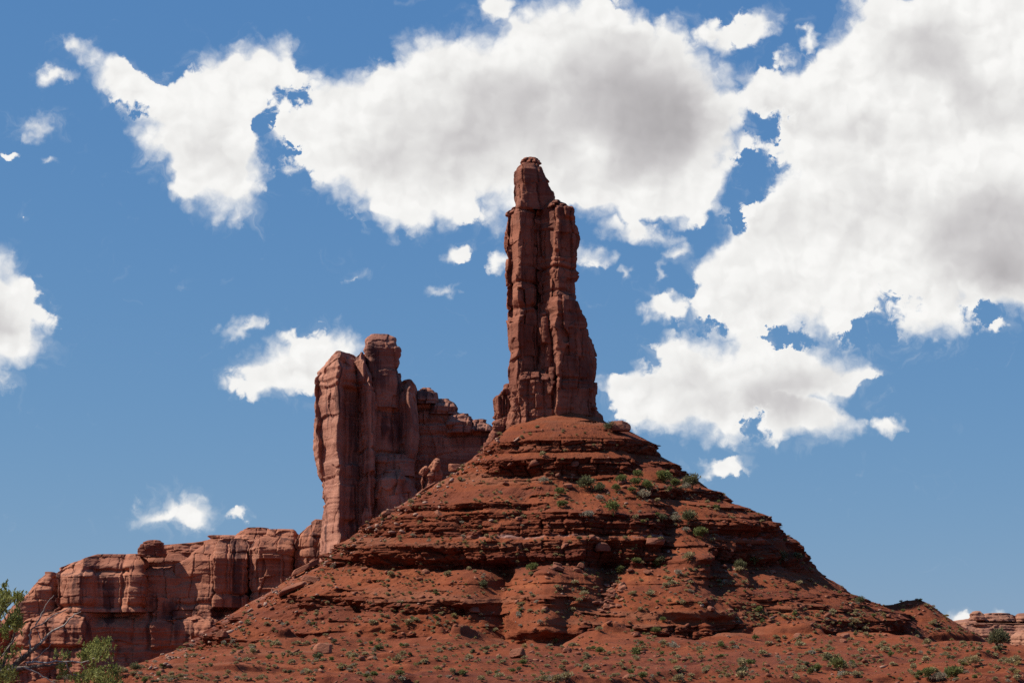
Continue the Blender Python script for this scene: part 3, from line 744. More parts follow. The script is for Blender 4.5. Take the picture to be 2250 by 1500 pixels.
tower("outer_cliff", [(-260, 1330), (-420, 1360), (-500, 1540)], [(-60, 1336), (0, 1390), (20, 1540)], YM + 6, b=9, seed=62, ds=.2, **{**mk, **kw})

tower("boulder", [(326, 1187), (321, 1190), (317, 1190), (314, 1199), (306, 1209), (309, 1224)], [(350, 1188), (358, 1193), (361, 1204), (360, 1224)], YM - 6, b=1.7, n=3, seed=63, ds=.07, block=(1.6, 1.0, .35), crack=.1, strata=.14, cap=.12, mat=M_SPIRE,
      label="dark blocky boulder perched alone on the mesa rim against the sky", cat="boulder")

# ---- distant mesa at the right edge
YF = 900.0
o = pt(2240, 1480, YF)
far = thing("distant_mesa", tuple(o), "pale orange slickrock mesa far off at the right edge", "mesa")
kw = dict(mat=M_FAR, parent=far, origin=o, ds=0.32)
tower("cap_ledge", [(2141, 1343), (2138, 1347), (2136, 1362)], [(2160, 1342), (2163, 1350), (2168, 1362)], YF, b=5, n=5, seed=71, block=(4, 2, .4), strata=.5, cap=.3, **kw)
tower("cap_ledge", [(2172, 1346), (2160, 1350), (2156, 1364)], [(2222, 1346), (2232, 1351), (2238, 1364)], YF + 6, b=8, n=5, seed=72, block=(5, 2, .5), strata=.5, cap=.3, **kw)
tower("cap_ledge", [(2241, 1347), (2238, 1353), (2236, 1364)], [(2340, 1346), (2360, 1350), (2370, 1364)], YF + 3, b=6, n=5, seed=73, block=(5, 2, .5), strata=.5, cap=.3, **kw)
tower("upper_slickrock", [(2160, 1354), (2130, 1358), (2104, 1364), (2088, 1372), (2076, 1386), (2070, 1480)], [(2300, 1354), (2420, 1366), (2480, 1400), (2500, 1480)], YF + 10, b=22, n=3, seed=74, block=(9, 4, 1.2), strata=.7, lean=.6, cap=.6, **kw)
tower("dark_ledge", [(2120, 1371), (2104, 1374), (2096, 1384), (2096, 1480)], [(2240, 1368), (2330, 1372), (2360, 1480)], YF - 9, b=10, n=5, seed=75, block=(7, 5, 1.2), strata=.5, **kw)
tower("lower_dome", [(2160, 1385), (2130, 1388), (2110, 1396), (2094, 1412), (2086, 1480)], [(2196, 1386), (2215, 1400), (2225, 1480)], YF - 22, b=14, n=2.4, seed=76, block=(9, 5, 1.0), strata=.4, lean=.9, cap=.8, **kw)
tower("side_block", [(2240, 1387), (2230, 1394), (2226, 1405), (2224, 1480)], [(2300, 1384), (2330, 1400), (2336, 1480)], YF - 34, b=12, n=3.4, seed=77, block=(9, 6, .8), strata=.3, cap=.8, lean=.15, yaw=.35, **kw)

# ------------------------------------------------------------------ the hill
HX, HY = pt(1240, 930, 330)[0], 330.0
def sil(pts):
    a = np.array(pts, float)
    x, _, z = P(a[:, 0], a[:, 1], HY)
    i = np.argsort(z)
    return z[i], np.abs(x - HX)[i]
ZL, RL = sil([(1130, 928), (1082, 975), (1040, 1012), (1000, 1040), (930, 1088), (860, 1137), (800, 1178), (740, 1217), (700, 1237), (655, 1266), (610, 1300), (540, 1346), (480, 1386), (430, 1417), (380, 1442), (330, 1472), (270, 1520)])
ZR, RR = sil([(1350, 935), (1385, 953), (1432, 985), (1455, 1010), (1495, 1035), (1535, 1060), (1552, 1080), (1585, 1096), (1610, 1115), (1655, 1140), (1680, 1165), (1728, 1195), (1745, 1215), (1770, 1243), (1793, 1268), (1850, 1312), (1900, 1333), (1960, 1355), (2050, 1420), (2150, 1520)])

def cover(px, pts):
    a = np.array(pts, float)
    return np.interp(px, a[:, 0], a[:, 1])

def zlev(py):
    return float(P(1240, py, HY)[2])

# hard beds: (top py, bottom py, overhang, coverage along the picture)
BEDS = [
    (982, 1002, 0.7, [(1040, .2), (1100, .8), (1140, 1), (1440, 1), (1500, .8)]),
    (1018, 1050, 1.2, [(960, .1), (1060, .45), (1110, 1), (1330, 1), (1400, .5), (1440, .3), (1490, .9), (1600, .9)]),
    (1086, 1104, 0.6, [(800, .3), (1000, .25), (1200, .1), (1400, .2), (1450, .9), (1640, 1)]),
    (1118, 1130, 0.7, [(780, .6), (860, .9), (1090, .9), (1180, .5), (1260, .2), (1500, .1), (1600, .4), (1700, .8)]),
    (1142, 1184, 0.6, [(760, .5), (860, .7), (1000, .75), (1120, .7), (1150, 1), (1310, 1), (1340, .55), (1380, .9), (1460, .9), (1490, .25), (1540, .8), (1680, 1), (1760, 1)]),
    (1198, 1242, 2.2, [(720, .6), (780, 1), (1450, 1), (1475, .35), (1530, .35), (1560, .75), (1680, .7), (1740, .45), (1800, .3)]),
    (1303, 1328, 0.8, [(600, .3), (680, 1), (940, 1), (985, .3), (1330, .15), (1400, .2), (1600, .2), (1720, .5), (1840, .4)]),
    (1350, 1384, 0.8, [(480, .6), (540, .3), (700, .2), (1100, .15), (1335, .2), (1365, 1), (1590, 1), (1640, .0), (1750, .2), (1800, .9), (1960, .9), (2000, .3)]),
    (1388, 1414, 1.0, [(380, .7), (520, .9), (1090, 1), (1125, .8), (1300, .6), (1340, .2), (1600, .05), (1990, .1)]),
]

def build_hill():
    th = np.concatenate([np.linspace(-np.pi, -1.95, 160, endpoint=False), np.linspace(-1.95, 1.95, 1500, endpoint=False), np.linspace(1.95, np.pi, 160, endpoint=False)])
    z = np.concatenate([np.arange(43.0, 4.0, -0.062), np.arange(4.0, -6, -0.4)])
    T = th[None, :]; Z = np.repeat(z[:, None], len(th), 1)
    rl = np.interp(z, ZL, RL); rr = np.interp(z, ZR, RR)
    top = np.clip((43.0 - z) / 3.5, 0, 1) ** 0.6
    rl, rr = rl * top, rr * top
    rf = 0.5 * (rl + rr) * 0.98 + 0.8 * top
    s2 = np.sin(T) ** 2
    side = np.where(T < 0, rl[:, None], rr[:, None])
    R0 = rf[:, None] * (1 - s2) + side * s2
    dR = -np.gradient(R0, axis=0) / np.gradient(Z, axis=0)      # metres outward per metre down
    dR = np.clip(dR, 0.6, 2.4)
    x0 = HX + R0 * np.sin(T); y0 = HY - R0 * np.cos(T)
    pxv = 1125.0 + F * x0 / y0
    frontness = np.clip(np.cos(T), 0, 1) ** 0.5
    # bedding: dips gently towards the viewer, undulates
    warp = 0.058 * (y0 - HY) + 0.8 * fbm(x0 / 17, y0 / 17, 0 * x0, 3, 101) + 0.16 * fbm(x0 / 2.5, y0 / 2.5, Z * 0.1, 3, 102)
    bed = Z - warp
    pyb = 1520.0 - (bed - CAMZ) * F / HY          # bedding coordinate in rows of the photograph at the hill's axis
    r = R0.copy()
    rocky = np.zeros_like(r)
    cn = 1.25 * fbm(x0 / 7.0, y0 / 7.0, Z / 2.5, 3, 103)
    bay = fbm(x0 / 4.2, y0 / 4.2, Z / 6.0, 3, 104)
    for k, (a, b, ov, cov) in enumerate(BEDS):
        za, zb = zlev(a), zlev(b)
        h = za - zb
        c = np.clip(cover(pxv, cov) + 0.75 * cn - 0.04, 0, 1)
        c = np.where(np.abs(T) > 1.9, 0.7, c)
        A = (0.5 * dR * h + 0.45 * ov) * (1 - 0.72 * sstep(-T, 0.95, 1.35) - 0.6 * sstep(T, 0.95, 1.35))
        up_l, dn_l = 2.0 * h + 0.8, 2.2 * h + 0.8
        t = bed
        dev = np.where(t >= za, np.clip(1 - (t - za) / up_l, 0, 1) ** 1.6,
              np.where(t <= zb, -np.clip(1 - (zb - t) / dn_l, 0, 1) ** 1.4,
                       1 - 2 * np.clip((za - t) / h, 0, 1) ** 1.35))
        inside = sstep(t, zb - 0.25, zb + 0.1) * (1 - sstep(t, za - 0.02, za + 0.2))
        r += c * A * dev + 0.9 * c * bay * sstep(t, zb - 1.2, zb + .2) * (1 - sstep(t, za - .1, za + 1.2))
        rocky = np.maximum(rocky, inside * sstep(c, 0.2, 0.5))
    # many thin beds
    for k, (per, amp, sd) in enumerate(((1.35, 0.36, 111), (0.62, 0.16, 112), (0.3, 0.075, 113))):
        ph = (bed + 0.5 * perlin(x0 / 9, y0 / 9, 0 * x0, sd)) / per
        fr = ph - np.floor(ph)
        lid = np.floor(ph)
        cvr = (1.0, 0.35, 0.2)[k] * sstep(fbm(x0 / 7, y0 / 7, lid * 3.7, 2, sd + 3), 0.14, 0.34)
        cvr = np.maximum(cvr, (0.65, 0.45, 0.4)[k] * rocky)
        saw = np.where(fr > 0.42, (1 - fr) / 0.58, 0) - np.where(fr <= 0.42, fr / 0.42, 0) * 0  # 0..1 from top of a bed down, then cut
        saw = np.where(fr > 0.42, (1 - fr) / 0.58, 0.0) - 0.35
        r += amp * cvr * saw * np.clip(dR, 0.8, 1.8)
        if k == 0:
            rocky = np.maximum(rocky, 0.75 * cvr * (fr < 0.5) * (fr > 0.3))
    # joints and blocks of the outcrops
    r1, r2, r3, ox, oy, oz, ex, ez = bricks(x0, y0, bed, 2.6, 1.35, 121)
    blk = (r1 - 0.5) * 1.4 + (r2 - 0.5) * 1.6 * ox + (r3 - 0.5) * 0.8 * oz - 0.5 * np.exp(-(ex / 0.16) ** 2) - 0.3 * np.exp(-(ez / .08) ** 2)
    r += rocky * 0.75 * blk
    F1, F2, r1, r2, r3, ox, oy, oz = worley(x0 / 0.75, y0 / 0.75, bed / 0.42, 122)
    r += (0.10 + 0.24 * rocky) * ((r1 - 0.5) * 1.2 + (r2 - .5) * ox - 0.3 * np.exp(-((F2 - F1) / 0.1) ** 2)) * sstep(perlin(x0 / 5, y0 / 5, Z / 5, 123) + rocky, -0.05, 0.35)
    # spurs, gullies, rills
    grow = np.clip((42 - Z) / 22, 0, 1)
    r += (0.25 + grow) * 2.8 * (1 - .65 * sstep(np.abs(T), .9, 1.35)) * fbm(x0 / 13, y0 / 13, Z / 40, 3, 131) * top[:, None]
    r += (0.15 + grow) * 1.1 * fbm(x0 / 5, y0 / 5, Z / 12, 3, 134, ridged=True) * top[:, None] - 0.3 * grow
    r += grow * 0.30 * (1 - rocky) * fbm(T * 26, Z / 14, 0 * Z, 3, 132, ridged=True)
    r += 0.26 * (1 - 0.4 * rocky) * fbm(x0 / 1.6, y0 / 1.6, Z / 1.6, 4, 133, 0.55)
    def feat(px, y0_, y1_, wpx, dep, spread=0.0):
        pyv = 1520.0 - (Z - CAMZ) * F / y0
        tt = np.clip((pyv - y0_) / (y1_ - y0_), 0, 1)
        m = sstep(pyv, y0_ - 14, y0_ + 14) * (1 - sstep(pyv, y1_ - 14, y1_ + 14))
        w = wpx * (1 + spread * tt)
        return dep * m * np.exp(-((pxv - px + 10 * perlin(Z / 2.5, x0 / 8, 0 * Z, 140)) / w) ** 2) * frontness
    r += feat(1092, 1245, 1420, 24, -4.2, 0.2)
    r += feat(1340, 1195, 1340, 40, -3.8, -0.3)
    r += feat(1465, 1120, 1260, 34, -1.5)
    r += feat(1285, 1050, 1110, 30, -1.2)
    for gx, ga, gb, gw, gd in ((765, 1330, 1420, 16, -1.6), (960, 1120, 1245, 16, -1.3), (1562, 1225, 1345, 20, -1.5), (1668, 1190, 1300, 18, -1.4), (1150, 1040, 1150, 16, -1.1), (1410, 1000, 1060, 14, -1.0),
                               (880, 1190, 1250, 14, -1.2), (1245, 1330, 1415, 16, -1.3), (1005, 1330, 1415, 14, -1.3), (640, 1350, 1430, 14, -1.3), (1525, 1130, 1240, 40, 1.3), (1060, 1080, 1150, 40, 0.9), (1330, 1110, 1150, 40, 1.0)):
        r += feat(gx, ga, gb, gw, gd, 0.4)
    r += feat(1205, 1250, 1400, 32, 3.6, 1.2)
    r += feat(1020, 1262, 1335, 40, 2.6, 0.8)
    r += feat(860, 1262, 1310, 60, 1.3, 0.4)
    r += feat(1500, 1225, 1360, 56, 3.0, 0.9)
    r += feat(1390, 1050, 1100, 46, 1.4, 0.6)
    r += feat(900, 1330, 1390, 60, 1.4, 0.6)
    r += feat(720, 1330, 1390, 50, 1.2, 0.5)
    # foot spreads into the flat
    foot = np.clip((7.5 - Z) / 6, 0, 1)
    r += foot ** 1.5 * 10
    x = HX + r * np.sin(T); y = HY - r * np.cos(T)
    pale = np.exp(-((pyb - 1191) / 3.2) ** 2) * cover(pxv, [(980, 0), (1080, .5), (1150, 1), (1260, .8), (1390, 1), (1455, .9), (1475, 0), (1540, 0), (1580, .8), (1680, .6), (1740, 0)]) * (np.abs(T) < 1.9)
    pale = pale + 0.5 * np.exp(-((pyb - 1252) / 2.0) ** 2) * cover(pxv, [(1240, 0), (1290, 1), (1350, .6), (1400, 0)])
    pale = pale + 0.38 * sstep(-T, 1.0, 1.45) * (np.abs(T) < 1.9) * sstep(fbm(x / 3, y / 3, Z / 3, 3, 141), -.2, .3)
    V = np.stack([x, y, Z], -1)
    me = mesh_from("hill", V.reshape(-1, 3), grid_quads(len(z), len(th), True, flip=True), mat=M_EARTH,
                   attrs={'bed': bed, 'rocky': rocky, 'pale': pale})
    link("hill", me, kind='structure', label="conical red earth hill ringed with ledges under the spire")
    return V

def grid_normals(V):
    du = np.gradient(V, axis=1); dv = np.gradient(V, axis=0)
    n = np.cross(du, dv)
    n /= np.linalg.norm(n, axis=-1, keepdims=True) + 1e-9
    return n

HV = build_hill()
hn = grid_normals(HV)
hn *= np.sign((hn * np.stack([HV[..., 0] - HX, HV[..., 1] - HY, 8 + 0 * HV[..., 0]], -1)).sum(-1, keepdims=True) + 1e-9)
TERRAIN.append((HV.reshape(-1, 3), hn.reshape(-1, 3)))

# ------------------------------------------------------------------ the ground, out to the horizon
def geo(a, b, first):
    out, s, x = [], first, a
    sgn = 1 if b > a else -1
    while abs(b - x) > s:
        x += sgn * s
        out.append(x)
        s *= 1.28
    out.append(b)
    return out

def build_ground():
    xs = np.array(sorted(geo(-66, -9000, 0.5)) + list(np.arange(-66, 78, 0.17)) + geo(78, 9000, 0.5))
    ys = np.array(sorted(geo(20, -2500, 4)) + list(np.arange(20, 160, 0.9)) + list(np.arange(160, 334, 0.18)) + geo(334, 12000, 0.5))
    X, Yg = np.meshgrid(xs, ys)
    base = np.interp(Yg, [-100, 0, 100, 150, 172, 190, 215, 240, 262, 285, 330, 420, 700, 12000], [-.3, 0, .25, 0.9, 1.75, 2.7, 4.2, 5.9, 7.3, 7.9, 8.0, 5.0, 3.0, 2.0])
    lat = np.interp(X, [-80, -52, -46, -42, -36, -28, 48, 60, 90, 200], [-5.7, -5.4, -4.8, -3.5, -1.8, -.3, 0, -1.0, -1.5, -2.5]) * np.clip((Yg - 165) / 95, 0, 1)
    near = np.clip((Yg - 150) / 40, 0, 1) * np.exp(-np.maximum(np.abs(X) - 90, 0) / 60) * np.exp(-np.maximum(Yg - 330, 0) / 60)
    z = base + lat
    z = z + near * (1.5 * fbm(X / 14, Yg / 18, 0 * X, 3, 201) + 0.6 * fbm(X / 4.5, Yg / 7, 0 * X, 3, 202))
    z = z + (1 - near) * 0.5 * fbm(X / 60, Yg / 60, 0 * X, 3, 203) * np.clip((np.hypot(X, Yg) - 30) / 60, 0, 1)
    ang = np.arctan2(X - HX, HY - Yg)
    rd = np.hypot(X - HX, Yg - HY)
    spur = fbm(ang * 5.5, rd / 30, 0 * X, 3, 207) * 3.2 + 0.5
    z = z + near * spur * np.exp(-((rd - 58) / 17) ** 2) * (np.abs(X - HX) < 75)
    # the knoll right of the hill, with a low saddle towards it
    a = np.array([36.0, 330.0]); b = np.array([58.2, 327.0])
    ab = b - a
    t = np.clip(((X - a[0]) * ab[0] + (Yg - a[1]) * ab[1]) / (ab @ ab), 0, 1)
    dx, dy = X - (a[0] + t * ab[0]), Yg - (a[1] + t * ab[1])
    dist = np.hypot(dx * np.where(dx > 0, 1.0, 1.0), dy)
    bump = sstep(t, 0.6, 0.98)
    hk = 13.45 + 1.15 * bump
    kn = hk - 0.62 * np.maximum(dist - 0.25, 0) ** 1.02 + 0.5 * fbm(X / 4, Yg / 4, 0 * X, 3, 204)
    isk = sstep(kn - z, -0.3, 0.6)
    z = np.maximum(z, kn)
    bed = z + 0.55 * fbm(X / 9, Yg / 9, 0 * X, 3, 205) + 0.2 * fbm(X / 1.8, Yg / 1.8, 0 * X, 3, 206)
    rocky = 0 * z
    levels = [(2.55, .62, .8), (3.15, .4, .45), (3.75, .55, .6), (4.5, .4, .3), (5.3, .45, .35), (6.1, .4, .3), (9.0, .9, .8), (10.4, .5, .3)]
    for k, (lv, h, cv) in enumerate(levels):
        c = sstep(fbm(X / 11, Yg / 30, 0 * X, 2, 210 + k) + 0.5 * (cv - 0.5), -0.02, 0.16)
        if lv < 8:
            c = c * (1 - 0.95 * np.exp(-((rd - 58) / 19) ** 2))
        tt = bed - lv
        span = 2.2 * h
        dev = np.where(tt > 0, np.clip(1 - tt / span, 0, 1), -np.clip(1 + tt / span, 0, 1)) * np.clip(np.abs(tt) / 0.12, 0, 1)
        z = z + c * near * 0.55 * h * dev
        rocky = np.maximum(rocky, c * near * np.exp(-(tt / 0.09) ** 2))
    F1, F2, r1, r2, r3, ox, oy, oz = worley(X / 0.9, Yg / 0.9, 0 * X + .5, 221)
    z = z + near * 0.06 * ((r1 - 0.5) + (r2 - .5) * ox) * sstep(perlin(X / 4, Yg / 4, 0 * X, 222), 0.0, 0.4)
    z = z + near * 0.10 * fbm(X / 1.1, Yg / 1.1, 0 * X, 4, 223, 0.55)
    V = np.stack([X, Yg, z], -1)
    me = mesh_from("ground", V.reshape(-1, 3), grid_quads(len(ys), len(xs)), mat=M_EARTH,
                   attrs={'bed': bed, 'rocky': rocky, 'pale': 0 * z})
    link("ground", me, kind='structure')
    return V

GV = build_ground()
gn = grid_normals(GV)
gn *= np.sign(gn[..., 2:3] + 1e-9)
TERRAIN.append((GV.reshape(-1, 3), gn.reshape(-1, 3)))

def ground_z(x, y):
    xs, ys = GV[0, :, 0], GV[:, 0, 1]
    i = np.clip(np.searchsorted(xs, x), 0, len(xs) - 1); j = np.clip(np.searchsorted(ys, y), 0, len(ys) - 1)
    return float(GV[j, i, 2])

# ------------------------------------------------------------------ visibility buffer, for standing things on the slopes
BW, BH, BS = 1126, 751, 0.5
AV = np.concatenate([v for v, _ in TERRAIN])
AN = np.concatenate([n if n is not None else np.full(v.shape, 0.0) for v, n in TERRAIN])
okv = AV[:, 1] > 60
ids = np.nonzero(okv)[0]
px_, py_, dp_ = project(AV[ids, 0], AV[ids, 1], AV[ids, 2])
ix = np.round(px_ * BS).astype(int); iy = np.round(py_ * BS).astype(int)
inn = (ix >= 0) & (ix < BW) & (iy >= 0) & (iy < BH)
ids, ix, iy, dp_ = ids[inn], ix[inn], iy[inn], dp_[inn]
order = np.argsort(-dp_, kind='stable')
IDX = np.full((BH, BW), -1, np.int64)
IDX[iy[order], ix[order]] = ids[order]
DEP = np.full((BH, BW), 1e9, np.float32)
DEP[iy[order], ix[order]] = dp_[order]
# local minimum removes see-through holes between vertices
D3 = DEP.copy()
for sy in (-1, 0, 1):
    for sx_ in (-1, 0, 1):
        D3 = np.minimum(D3, np.roll(np.roll(DEP, sy, 0), sx_, 1))

def at_pixel(px, py):
    """Surface point and normal seen at a pixel of the photograph."""
    i, j = int(round(px * BS)), int(round(py * BS))
    best = None
    for r in range(0, 6):
        for jj in range(max(j - r, 0), min(j + r + 1, BH)):
            for ii in range(max(i - r, 0), min(i + r + 1, BW)):
                k = IDX[jj, ii]
                if k >= 0 and DEP[jj, ii] <= D3[jj, ii] * 1.012:
                    if best is None or DEP[jj, ii] < best[0]:
                        best = (DEP[jj, ii], k)
        if best:
            return AV[best[1]], AN[best[1]]
    return None, None

# ------------------------------------------------------------------ boulders
def ico(sub=3):
    import bmesh
    bm = bmesh.new()
    bmesh.ops.create_icosphere(bm, subdivisions=sub, radius=1.0)
    v = np.array([p.co[:] for p in bm.verts], np.float32)
    f = np.array([[q.index for q in p.verts] for p in bm.faces], np.int32)
    bm.free()
    return v, f
ICO4, ICO3, ICO2, ICO1 = ico(4), ico(3), ico(2), ico(1)

def rock_shape(seed, sub=ICO3, planes=15, rough=0.06):
    r = np.random.default_rng(seed)
    v, f = sub
    n = r.normal(size=(planes, 3)); n[:4] = [(0, 0, 1), (0.1, -1, 0.1), (-1, 0.1, 0.15), (0, 0, -1)]
    n[:3] += r.normal(size=(3, 3)) * 0.15
    n /= np.linalg.norm(n, axis=1, keepdims=True)
    d = r.uniform(0.68, 1.0, planes)
    d[3] = 0.6
    dots = v @ n.T
    t = np.where(dots > 0.05, d / np.maximum(dots, 0.05), 9)
    rad = np.minimum(t.min(1), 1.15)
    rad = rad + rough * fbm(v[:, 0] * 2.2 + seed, v[:, 1] * 2.2, v[:, 2] * 4, 4, seed % 97)
    return v * rad[:, None], f

def boulder(name, px, py, size, label, cat="boulder", seed=1, rot=(0, 0, 0), sink=0.15, mat=None, group=None, Y=None, planes=15, rough=.06):
    v, f = rock_shape(seed, ICO4 if max(size) > 1.2 else ICO3, planes, rough)
    v = v * np.array(size) / 2
    me = mesh_from(name, v, tris=f, mat=mat or M_BOULDER)
    me.polygons.foreach_set("use_smooth", np.zeros(len(f), bool))
    p = pt(px, py, Y) if Y else at_pixel(px, py)[0]
    if p is None:
        return None
    ob = link(name, me, (float(p[0]), float(p[1]), float(p[2] + size[2] * (0.5 - sink))), None, label, cat, group)
    ob.rotation_euler = rot
    return ob

R_ = math.radians
boulder("boulder", 1362, 952, (2.9, 2.2, 2.0), "rounded brown boulder resting on the hill crest right of the spire base", seed=301, sink=0.02)
boulder("rock_slab", 672, 1254, (5.2, 2.2, 1.1), "long tilted orange slab, largest of the three fallen slabs on the left ridge", "rock slab", seed=303, rot=(0, R_(-27), R_(8)), sink=0.0)
boulder("rock_slab", 684, 1280, (2.9, 1.8, 1.2), "short rounded orange slab tilting right, just below the longest fallen slab on the left ridge", "rock slab", seed=304, rot=(0, R_(14), 0), sink=.1)
boulder("rock_slab", 638, 1302, (3.9, 2.2, 1.2), "wedge shaped orange slab, lowest of the three fallen slabs on the left ridge", "rock slab", seed=305, rot=(0, R_(-24), 0), sink=.08)
lodged = boulder("boulder", 1325, 1212, (1.9, 1.6, 1.5), "rounded orange boulder lodged at the middle of the dark main ledge", seed=306, sink=.15)
if lodged:
    lodged.location.y -= 0.9
boulder("boulder", 848, 1137, (1.6, 1.2, 1.1), "angular sunlit boulder at the foot of the butte beside the slope", seed=307, rot=(0, R_(-25), 0), sink=.1)
boulder("boulder", 1000, 1035, (2.4, 1.6, 1.4), "pale jagged boulder on the slope just right of the pinnacle", seed=308, mat=M_MESA, sink=.1)
boulder("rock_slab", 940, 1070, (2.2, .8, .45), "thin slanting slab leaning below the pinnacle, the upper of two", "rock slab", seed=309, rot=(0, R_(-33), 0), sink=0)
boulder("rock_slab", 925, 1083, (2.0, .8, .45), "thin slanting slab leaning below the pinnacle, the lower of two", "rock slab", seed=310, rot=(0, R_(-36), 0), sink=0)
boulder("rock_slab", 1134, 968, (1.2, .7, .35), "pale flat slab lying on the slope at the foot of the spire", "rock slab", seed=311, rot=(0, R_(-38), 0), sink=0, mat=M_PALE)
boulder("rock_slab", 546, 1340, (1.0, .6, .3), "small whitish slab on the left ridge outline below the wedge slab", "rock slab", seed=312, rot=(0, R_(-38), 0), sink=0, mat=M_PALE)
boulder("boulder", 1435, 1198, (2.6, 1.8, 1.3), "block shaped boulder at the right end of the main dark ledge", seed=313, sink=.15, planes=9)
boulder("boulder", 1366, 1290, (1.0, .8, .8), "upright block at the head of the rubble chute", seed=314, planes=9)

# the rubble chute: single stones
r = np.random.default_rng(55)
for k in range(46):
    t = r.random()
    cx = 1338 + (1 - t) * 26 * r.normal() * .6 + 18 * (0.5 - t) + r.normal() * 8
    cy = 1285 + 62 * t + r.normal() * 4
    s = r.uniform(0.4, 1.15)
    boulder("fallen_stone", cx, cy, (s * 1.3, s, s * .55), "bright orange angular stone lying in the rubble chute below the dark ledge", "stone", seed=400 + k, rot=(r.normal() * .3, r.normal() * .3, r.uniform(0, 6)), group="fallen stones in the rubble chute", planes=9, sink=.2)

def many_rocks(name, pts, sizes, mat, seed, **tags):
    """One mesh of uncountable small stones."""
    r = np.random.default_rng(seed)
    protos = [rock_shape(seed + i, ICO1, 9, 0.02) for i in range(8)]
    VV, FF, off = [], [], 0
    for p, s in zip(pts, sizes):
        v, f = protos[r.integers(8)]
        a, b, c = r.uniform(0, 6.28), r.normal() * .3, r.normal() * .3
        M = np.array(Matrix.Rotation(a, 3, 'Z') @ Matrix.Rotation(b, 3, 'X') @ Matrix.Rotation(c, 3, 'Y'))
        q = (v * np.array([1.25, .9, .6]) * s / 2) @ M.T + p + np.array([0, 0, s * .12])
        VV.append(q); FF.append(f + off); off += len(v)
    me = mesh_from(name, np.concatenate(VV), tris=np.concatenate(FF), mat=mat, smooth=False)
    return link(name, me, (0, 0, 0), None, **tags)

def scatter(n, dens, seed, nzmin=0.55, hill_only=False):
    """Random visible slope points; dens(px, py) in 0..1."""
    r = np.random.default_rng(seed)
    out = []
    tries = 0
    while len(out) < n and tries < 60 * n:
        tries += 1
        px, py = r.uniform(0, 2250), r.uniform(930, 1500)
        if r.random() > dens(px, py):
            continue
        i, j = int(round(px * BS)), int(round(py * BS))
        k = IDX[j, i]
        if k < 0 or DEP[j, i] > D3[j, i] * 1.01 or AN[k, 2] < nzmin:
            continue
        if AV[k, 1] > 420:
            continue
        out.append((px, py, AV[k], AN[k]))
    return out

def left_ridge(px, py):
    ly = np.interp(px, [330, 430, 540, 655, 800, 1000, 1082], [1470, 1415, 1345, 1265, 1178, 1040, 975])
    return math.exp(-max(py - ly, 0) / 22.0) if 330 < px < 1100 else 0.0

pts = scatter(1700, lambda x, y: 0.35 + 0.5 * (y > 1240), 501)
r = np.random.default_rng(502)
many_rocks("scree", [p[2] for p in pts], np.clip(r.lognormal(-1.35, .5, len(pts)), .1, .8), M_BOULDER, 503, kind='stuff', label="small red stones littering the slopes of the hill")
pts = scatter(420, lambda x, y: 0.9 * left_ridge(x, y) + 0.01, 504)
many_rocks("pale_scree", [p[2] for p in pts], np.clip(r.lognormal(-1.1, .5, len(pts)), .12, .9), M_PALE, 505, kind='stuff', label="pale angular stones strewn along the left ridge")

# blocks that came down from the ledges
def below_ledge(px, py):
    d = 0.0
    for a, b, ov, cov in BEDS:
        d = max(d, float(cover(px, cov)) * math.exp(-((py - b - 12) / 14.0) ** 2))
    return d
r = np.random.default_rng(57)
for k, (px, py, p, nrm) in enumerate(scatter(70, below_ledge, 506, 0.45)):
    sz_ = float(np.clip(r.lognormal(-0.25, .4), .45, 1.7))
    boulder("fallen_block", px, py, (sz_ * 1.2, sz_, sz_ * .75), "angular red block fallen on the slope just below one of the hill's ledges", "boulder", seed=700 + k, rot=(r.normal() * .25, r.normal() * .25, r.uniform(0, 6)), group="fallen blocks below the hill's ledges", planes=9, sink=.22)

